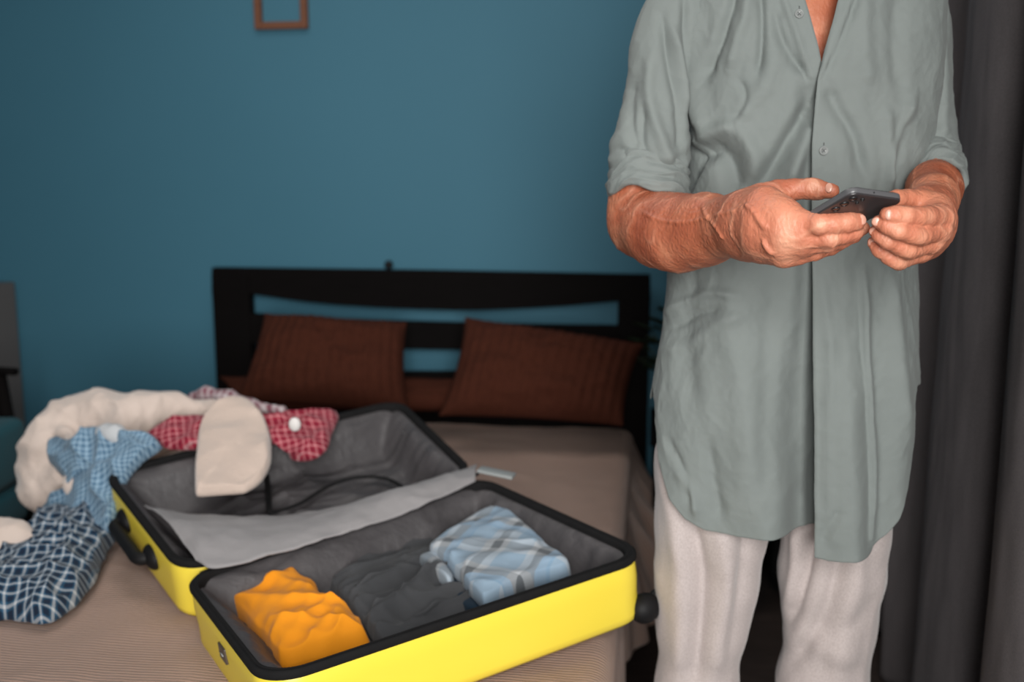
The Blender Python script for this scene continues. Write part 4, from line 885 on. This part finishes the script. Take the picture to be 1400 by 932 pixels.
def shirt():
    nq, nt = 560, 420; VT = -105
    def edge_u(v, right):
        if right: return np.interp(v, [-105, 0, 40, 79, 111, 150, 200, 300, 380, 500, 740], [1176, 1146, 1135, 1124, 1116.5, 1112, 1108, 1108, 1109, 1110, 1112])
        return np.interp(v, [-105, 0, 35, 73, 100, 135, 740], [1062, 1098, 1108, 1119, 1124, 1135, 1138])
    def sil(v):
        l = np.interp(v, SIL[:, 0], SIL[:, 1]); r = np.interp(v, SIL[:, 0], SIL[:, 2]); m = YM/(CC-SS*(v-466)/CF)/CF; b = np.interp(v, DEP[:, 0], DEP[:, 1])
        return ((l+r)/2-700)*m, (r-l)/2*m, b, m
    EX = 2.35
    def ang(v, u):                                   # angle on the front of the section where it projects to u
        xc, a, b, m = sil(v); mf = (YM-b)/(CC-SS*(v-466)/CF)/CF; x = (u-700)*mf-xc; c = np.clip(x/a, -.999, .999); c = np.sign(c)*np.abs(c)**(EX/2)
        for _ in range(3):
            s_ = np.sqrt(np.maximum(1-c*c, 0)); y = YM-b*s_**(2/EX); mf = y/(CC-SS*(v-466)/CF)/CF; x = (u-700)*mf-xc; c = np.clip(x/a, -.999, .999); c = np.sign(c)*np.abs(c)**(EX/2)
        return np.arccos(c)
    q = np.linspace(0, 1, nq); d = .5+.5*np.abs(np.cos(q*math.pi)*1)**.0; q = q-(.60/(2*math.pi))*np.sin(4*math.pi*q)*-0.9*.5
    q = (q-q[0])/(q[-1]-q[0]); T = np.linspace(0, 1, nt)
    # hem per column
    ph6 = ang(np.full(nq, 650.), np.full(nq, 1112.))*(1-q)+(-2*math.pi+ang(650., 1138.))*q
    xc6, a6, b6, m6 = sil(650.); c6 = np.cos(ph6); s6 = np.sin(ph6); x6 = xc6+a6*np.sign(c6)*np.abs(c6)**(2/EX); y6 = YM-b6*np.sign(s6)*np.abs(s6)**(2/EX); u6 = 700+x6/(y6/(CC-SS*(650-466)/CF)/CF)
    hem = np.where(s6 > 0, np.where(q < .5, hem_front(u6, True), hem_front(u6, False)), 690-150*np.abs(c6)**6)
    side = np.minimum(np.where(q < .5, 540, 545), 9999); hem = np.where(s6 > 0, hem, np.maximum(hem, side))
    Tg, Hg = np.meshgrid(T, hem, indexing='xy'); v = VT+(Hg-VT)*Tg; Qg = np.repeat(q[:, None], nt, 1)
    pR = ang(v, edge_u(v, True)); pL = ang(v, edge_u(v, False))-2*math.pi; ph = pR*(1-Qg)+pL*Qg
    xc, a, b, m = sil(v); c, s_ = np.cos(ph), np.sin(ph)
    X = xc+a*np.sign(c)*np.abs(c)**(2/EX); Y = YM-b*np.sign(s_)*np.abs(s_)**(2/EX)
    # heights: use the front surface's own projection so that hems and creases fall where the photograph has them
    X = xc+(X-xc)*(1-.035*smooth(-s_/.25)); Yz = YM-b*.55*np.clip(s_, 0, 1); Z = CH+Yz*(-SS-CC*(v-466)/CF)/(CC-SS*(v-466)/CF)
    Pn = np.stack([X, Y, Z], -1); du = np.gradient(Pn, axis=0); dv = np.gradient(Pn, axis=1); N = np.cross(du, dv); N /= np.linalg.norm(N, axis=2)[..., None]+1e-9
    N *= np.sign((N*np.stack([X-xc, Y-YM, Z*0], -1)).sum(-1, keepdims=True)+1e-9)
    V = Pn.reshape(-1, 3); N = N.reshape(-1, 3); u, w_ = proj(V); front = smooth((s_.ravel()+.15)/.4); R = (Qg.ravel() < .5).astype(float); vv = v.ravel()
    D = .0055*fbm(V*np.array([10, 10, 3.6])+2, 3)+.0028*(ridge(V*np.array([7, 7, 4])+5, 3)-.35)*smooth((w_+40)/60)
    D += .0030*(ridge(V*np.array([19, 19, 11])+9, 3)-.35)+.0008*ridge(V*np.array([50, 50, 34])+1, 2)
    D *= .35+.65*front
    up = fold_sum(u, w_, LEFT_FOLDS)*(1-R)+fold_sum(u, w_, RIGHT_FOLDS)*R; D += up*front
    low = smooth((w_-330)/280)
    D += front*(1-R)*(-.050*smooth((u-1035)/74)**1.3*low-.014*smooth((u-1082)/26)*smooth((w_-100)/30)*(1-low))
    D += front*R*(.007+low*(0.024*np.exp(-((u-(1143+(w_-380)*.035))/26)**2)-.008*np.exp(-((u-1192)/16)**2)+.010*np.exp(-((u-1222)/18)**2)))
    hemw = smooth((w_-560)/150); D += hemw*.010*np.sin(u*.042+1)*front*(1-R)+(1-front)*smooth((vv-400)/200)*.003*np.sin(ph.ravel()*7)
    # placket stitching: a shallow groove beside the edge
    er = u-edge_u(w_, True); D -= R*front*.0010*np.exp(-((er-36)/2.)**2)*smooth((w_-150)/40)
    el = u-np.interp(w_, [0, 107], [1068, 1106]); D += (1-R)*front*(.003*np.exp(-((el-4)/4)**2)-.004*np.exp(-((el+4)/5)**2))*smooth((112-w_)/10)
    # the front under the opening lies below the overlapping edge
    D -= (1-R)*front*.006*smooth((u-1112)/14)*smooth((w_-85)/30)
    V = V+N*D[:, None]
    o = mesh_obj('shirt', V, grid_faces(nq, nt), M['linen'], man)
    bm = bmesh.new(); bm.from_mesh(o.data); bmesh.ops.recalc_face_normals(bm, faces=bm.faces); bm.to_mesh(o.data); bm.free(); solidify(o, .0014, 0)
    return o, V, N, u, w_, front, R
LEFT_FOLDS = [([(1003, -20), (1000, 8), (985, 50), (974, 80), (965, 108)], (6, 9), -8), ([(1040, -10), (1042, 30), (1040, 70), (1036, 100)], 6, -6), ([(1060, 10), (1068, 45), (1084, 78), (1102, 100)], (10, 6), -6), ([(1022, -20), (1020, 20), (1008, 60), (1000, 95)], 8, 5),
              ([(949, 10), (948, 80), (955, 140), (966, 185)], (9, 12), 9), ([(1108, 142), (1085, 178), (1058, 222), (1024, 268)], (10, 17), -13), ([(1110, 165), (1098, 205), (1078, 250)], (9, 10), 7), ([(1008, 172), (1030, 210), (1040, 262)], 12, 5),
              ([(945, 205), (965, 192), (985, 180), (1006, 172)], (9, 12), 7), ([(958, 212), (980, 205), (998, 225), (1008, 268)], (14, 16), -11), ([(936, 262), (955, 222), (948, 195)], 7, -6), ([(1012, 110), (1020, 135), (1005, 165)], 5, -2.5), ([(1060, 70), (1050, 110), (1030, 140), (1012, 165)], 12, 4),
              ([(905, 430), (935, 412), (975, 400), (1010, 404)], 6, 3), ([(915, 450), (945, 432), (990, 420)], 6, -3), ([(900, 480), (940, 470), (985, 440), (1020, 430)], 9, 3), ([(930, 640), (945, 670), (955, 705)], 6, 4), ([(915, 600), (938, 650), (945, 690)], 5, -3),
              ([(1010, 370), (1000, 450), (1020, 560), (1010, 700)], 24, 6), ([(950, 370), (935, 450), (945, 560)], 16, -5), ([(1060, 370), (1050, 480), (1045, 600), (1050, 700)], 14, -4), ([(965, 600), (975, 660), (985, 710)], 10, -4)]
RIGHT_FOLDS = [([(1132, 118), (1146, 150), (1166, 185), (1180, 240)], (12, 7), -6), ([(1243, 130), (1228, 175), (1214, 215), (1208, 260)], (5, 8), 5), ([(1236, 160), (1220, 210), (1222, 260)], 8, -4), ([(1208, 150), (1211, 200), (1210, 262)], 7, 3.5), ([(1180, -10), (1178, 60), (1185, 120)], 12, 4), ([(1225, -10), (1220, 60), (1228, 130)], 12, -4),
               ([(1164, -10), (1145, 40), (1119, 106)], (4, 3), 3), ([(1172, -10), (1153, 42), (1124, 108)], 4, -3), ([(1120, 380), (1130, 480), (1125, 600), (1130, 735)], 6, 2.5), ([(1215, 380), (1218, 480), (1228, 600)], 8, 4), ([(1140, 690), (1128, 715), (1120, 738)], 5, -3), ([(1175, 370), (1178, 480), (1186, 620), (1186, 735)], (3, 8), 7)]
shirt_o, SV, SN, SU, SW, SF, SR = shirt()
def on_shirt(u, v, right):
    m = (SF > .5) & ((SR > .5) == right); i = np.argmin(np.where(m, (SU-u)**2+(SW-v)**2, 1e9)); return SV[i], SN[i]
def button(u, v, right):
    p, n = on_shirt(u, v, right); n = n/np.linalg.norm(n); s_ = np.cross((0, 0, 1.), n); s_ /= np.linalg.norm(s_); t = np.cross(n, s_); r = 6.3*px_m(v, 1.48); V = []; F = []
    prof = [(0, .0012), (r*.55, .0012), (r*.66, .0018), (r*.8, .0026), (r*.95, .0022), (r, .0012), (r*.95, .0002), (0, 0)]
    for (rr, h) in prof:
        for j in range(28): a = j*2*math.pi/28; V.append(p+n*(h+.0012)+(s_*math.cos(a)+t*math.sin(a))*max(rr, 1e-5))
    F = [(i*28+j, (i+1)*28+j, (i+1)*28+(j+1) % 28, i*28+(j+1) % 28) for i in range(len(prof)-1) for j in range(28)]
    b = mesh_obj('button', V, F, M['button'], shirt_o)
    parts = []
    for sx in (-1, 1):
        for sy in (-1, 1): parts.append(ellipsoid(p+n*.0026+s_*sx*r*.24+t*sy*r*.24, s_, t, n, r*.13, r*.13, .0006, 8, 6))
    parts.append(tube([p+n*.0030+s_*r*.24+t*r*.24, p+n*.0036, p+n*.0030-s_*r*.24-t*r*.24], .0004, 6)); parts.append(tube([p+n*.0030-s_*r*.24+t*r*.24, p+n*.0036, p+n*.0030+s_*r*.24-t*r*.24], .0004, 6))
    mesh_obj('button_thread', *join(*parts), M['thread'], shirt_o)
    V, F = tube([p+n*.0009+t*r*1.15, p+n*.0009+t*r*1.75], .0007, 6); mesh_obj('buttonhole', V, F, M['thread'], shirt_o)
button(1091, 21, False); button(1123, 206, True)
# collar band
nkc = P(1106, -100, YM); cp = []
for k in range(40):
    a = math.radians(-90+26+(360-52)*k/39); cp.append((nkc[0]+.082*math.cos(a), YM+.004+.074*math.sin(a), 1.500+.016*math.sin(a)))
V = []
for p in cp:
    for h in np.linspace(-.012, .032, 6): V.append((p[0]*(1)-(p[0]-nkc[0])*max(h, 0)*1.6, p[1]-(p[1]-YM)*max(h, 0)*1.6, p[2]+h))
solidify(mesh_obj('collar', V, grid_faces(40, 6), M['linen'], shirt_o), .003, 0)
# sleeves with rolled cuffs
def sleeve(path, folds, seed, cuff, side):
    pts = spline([J(*q) for q in path], 190); n = len(pts); ns = 200; V = []; ctr = pts[:, :3]; rad = pts[:, 3]
    T_ = np.gradient(ctr, axis=0); T_ /= np.linalg.norm(T_, axis=1)[:, None]
    S_ = np.cross(T_, (0, 1., 0)); S_ /= np.linalg.norm(S_, axis=1)[:, None]; K_ = np.cross(S_, T_); a = np.linspace(0, 2*math.pi, ns, endpoint=False)
    N = np.cos(a)[None, :, None]*S_[:, None]+np.sin(a)[None, :, None]*K_[:, None]; cap = np.sqrt(np.clip(np.arange(n)/14, 0, 1)*(2-np.clip(np.arange(n)/14, 0, 1)))
    Vg = ctr[:, None]+N*(rad*cap)[:, None, None]; V = Vg.reshape(-1, 3); Nn = N.reshape(-1, 3); u, v = proj(V); t = np.repeat(np.arange(n)/(n-1), ns)
    D = .0055*fbm(V*np.array([9, 9, 4.2])+seed, 3)+.006*(ridge(V*np.array([6, 6, 3.2])+seed, 3)-.35)+.0018*ridge(V*22+seed, 2)+.004*smooth((t-.62)/.3)*np.sin(v*.20+u*.10+5*fbm(V*9+seed, 2))*.35
    D += fold_sum(u, v, folds)*(Nn[:, 1] < .2)
    V = V+Nn*D[:, None]; F = [(i*ns+j, i*ns+(j+1) % ns, (i+1)*ns+(j+1) % ns, (i+1)*ns+j) for i in range(n-1) for j in range(ns)]
    o = mesh_obj('sleeve', V, F, M['linen'], shirt_o); solidify(o, .0014, 0)
    # cuff: rolled band, several turns
    c0, c1, t0, t1 = J(*cuff[0]), J(*cuff[1]), None, None; ax = c1[:3]-c0[:3]; L = np.linalg.norm(ax); ax /= L; s1_ = np.cross(ax, (0, 1., 0)); s1_ /= np.linalg.norm(s1_); k1 = np.cross(s1_, ax)
    prof = [(.10, -.16), (.02, -.07), (-.03, .0), (.02, .055), (.12, .075), (.20, .055), (.24, .05), (.32, .085), (.48, .10), (.56, .075), (.60, .072), (.70, .10), (.85, .095), (.96, .05), (1.0, -.02), (.98, -.10), (.90, -.15), (.6, -.17), (.3, -.17)]
    pr = spline(prof+[prof[0]], 110)[:-1]; V = []; m_ = len(pr)
    for (tt, rr) in pr:
        r_ = (c0[3]*(1-tt)+c1[3]*tt)*(1+rr)
        for j in range(ns): V.append(c0[:3]+ax*L*tt+(s1_*math.cos(a[j])+k1*math.sin(a[j]))*r_)
    V = np.array(V); cn = np.repeat(np.array([c0[:3]+ax*L*tt for tt, _ in pr]), ns, 0); Nc = V-cn; Nc /= np.linalg.norm(Nc, axis=1)[:, None]
    th = np.tile(a, m_); tt = np.repeat(pr[:, 0], ns); ot = np.repeat(smooth((pr[:, 1]+.06)/.1), ns)
    sp = np.stack([np.cos(th)*1.6, np.sin(th)*1.6, tt*1.9+.9*np.sin(th+seed)], -1)+seed
    V = V+Nc*(ot*(.0065*(ridge(sp*np.array([.55, .55, 1.5]), 2)-.3)+.002*fbm(sp*1.5, 2)))[:, None]+ax*(.004*np.sin(th*2+seed)+.003*np.sin(th*5+seed))[:, None]
    F = [(i*ns+j, i*ns+(j+1) % ns, ((i+1) % m_)*ns+(j+1) % ns, ((i+1) % m_)*ns+j) for i in range(m_) for j in range(ns)]
    o = mesh_obj('cuff', V, F, M['linen'], shirt_o); bm = bmesh.new(); bm.from_mesh(o.data); bmesh.ops.recalc_face_normals(bm, faces=bm.faces); bm.to_mesh(o.data); bm.free()
SLR = [([(935, -10), (938, 60), (944, 120), (948, 190)], 6, -5), ([(905, 20), (912, 80), (925, 140), (930, 210)], 7, -5), ([(893, 70), (888, 130), (900, 180), (915, 225)], 8, 5), ([(868, 110), (862, 160), (870, 205)], 7, -4), ([(880, 150), (878, 190), (890, 225)], 6, -4), ([(850, 205), (880, 215), (930, 235)], 5, -4), ([(920, 40), (930, 90), (936, 150)], 6, 5)]
SLL = [([(1272, 20), (1268, 50), (1262, 80)], 5, -7), ([(1276, 72), (1268, 84), (1262, 100)], 5, -8), ([(1285, 40), (1288, 120), (1290, 200)], 8, 4), ([(1262, 110), (1268, 160), (1256, 215)], 6, -5), ([(1250, 225), (1275, 215), (1300, 222)], 5, -5)]
sleeve([(1000, -30, 1.63, 30), (966, -14, 1.62, 42), (930, 18, 1.61, 47), (910, 60, 1.60, 44), (903, 110, 1.595, 44), (897, 160, 1.59, 48), (890, 205, 1.585, 52), (886, 240, 1.58, 50)], SLR, 3., ((888, 224, 1.585, 50), (884, 272, 1.57, 51)), 0)
sleeve([(1192, -28, 1.64, 28), (1224, -12, 1.64, 40), (1249, 22, 1.635, 43), (1256, 70, 1.63, 42), (1259, 120, 1.62, 40), (1264, 170, 1.60, 38), (1269, 210, 1.585, 36), (1272, 235, 1.57, 36)], SLL, 8., ((1271, 212, 1.585, 37), (1279, 250, 1.535, 37.5)), 1)

# ------------------------------------------------------------------ smartphone
def phone():
    T = P(1200.5, 264, 1.155); wv = np.array([.0708, .030, -.0085]); wv /= np.linalg.norm(wv); lv = np.array([-.062, .128, -.066]); lv -= wv*np.dot(lv, wv); lv /= np.linalg.norm(lv)
    nv = np.cross(wv, lv); nv *= -np.sign(nv[2])     # back face normal points down towards the camera
    W, L, H, R = .078, .158, .0098, .010; cen = T+lv*L/2
    ph = thing('smartphone', 'dark grey smartphone held in both hands with its camera side towards the viewer', 'phone', cen)
    def slab(name, W, L, h0, h1, R, mat, bev, parent):
        bm = bmesh.new(); ring = []
        for (sx, sy, a0) in ((1, 1, 0), (-1, 1, 90), (-1, -1, 180), (1, -1, 270)):
            for k in range(9): a = math.radians(a0+k*90/8); ring.append((sx*(W/2-R)+R*math.cos(a), sy*(L/2-R)+R*math.sin(a)))
        A = [bm.verts.new(cen+wv*x+lv*y+nv*h0) for x, y in ring]; B = [bm.verts.new(cen+wv*x+lv*y+nv*h1) for x, y in ring]; n = len(ring)
        bm.faces.new(A); bm.faces.new(B[::-1])
        for i in range(n): bm.faces.new([A[i], A[(i+1) % n], B[(i+1) % n], B[i]])
        bmesh.ops.recalc_face_normals(bm, faces=bm.faces); o = bm_obj(name, bm, M[mat], parent, True); bevel(o, bev, 4); return o
    slab('frame', W, L, -H/2+.0006, H/2-.0022, R, 'phonerim', .0018, ph); slab('back_cover', W-.0008, L-.0008, H/2-.0030, H/2, R, 'phone', .0024, ph); slab('screen', W-.003, L-.003, -H/2, -H/2+.001, R, 'glass', .0004, ph)
    # camera island near the visible left corner of the top end
    for x, y, r in ((-.0275, -.0675, .0052), (-.0275, -.0530, .0052), (-.0275, -.0385, .0052), (-.0150, -.0690, .0026), (-.0150, -.060, .0022)):
        c = cen+wv*x+lv*y+nv*H/2; V = []
        for rr, h in ((r, -.0005), (r, .0008), (r*.92, .0013), (r*.8, .0012), (r*.78, .0004)):
            for j in range(24): a = j*math.pi/12; V.append(c+wv*rr*math.cos(a)+lv*rr*math.sin(a)+nv*h)
        F = [(i*24+j, i*24+(j+1) % 24, (i+1)*24+(j+1) % 24, (i+1)*24+j) for i in range(4) for j in range(24)]; lens = mesh_obj('camera_lens', V, F, M['lensring'], ph)
        V, F = ellipsoid(c+nv*.0003, wv, lv, nv, r*.8, r*.8, .0006, 20, 8); mesh_obj('lens_glass', V, F, M['glass'], lens)
    c = cen-lv*L/2-wv*.006; V, F = ellipsoid(c, wv, nv, lv, .0011, .0011, .0006, 12, 6); mesh_obj('microphone_hole', V, F, M['glass'], ph)
phone()
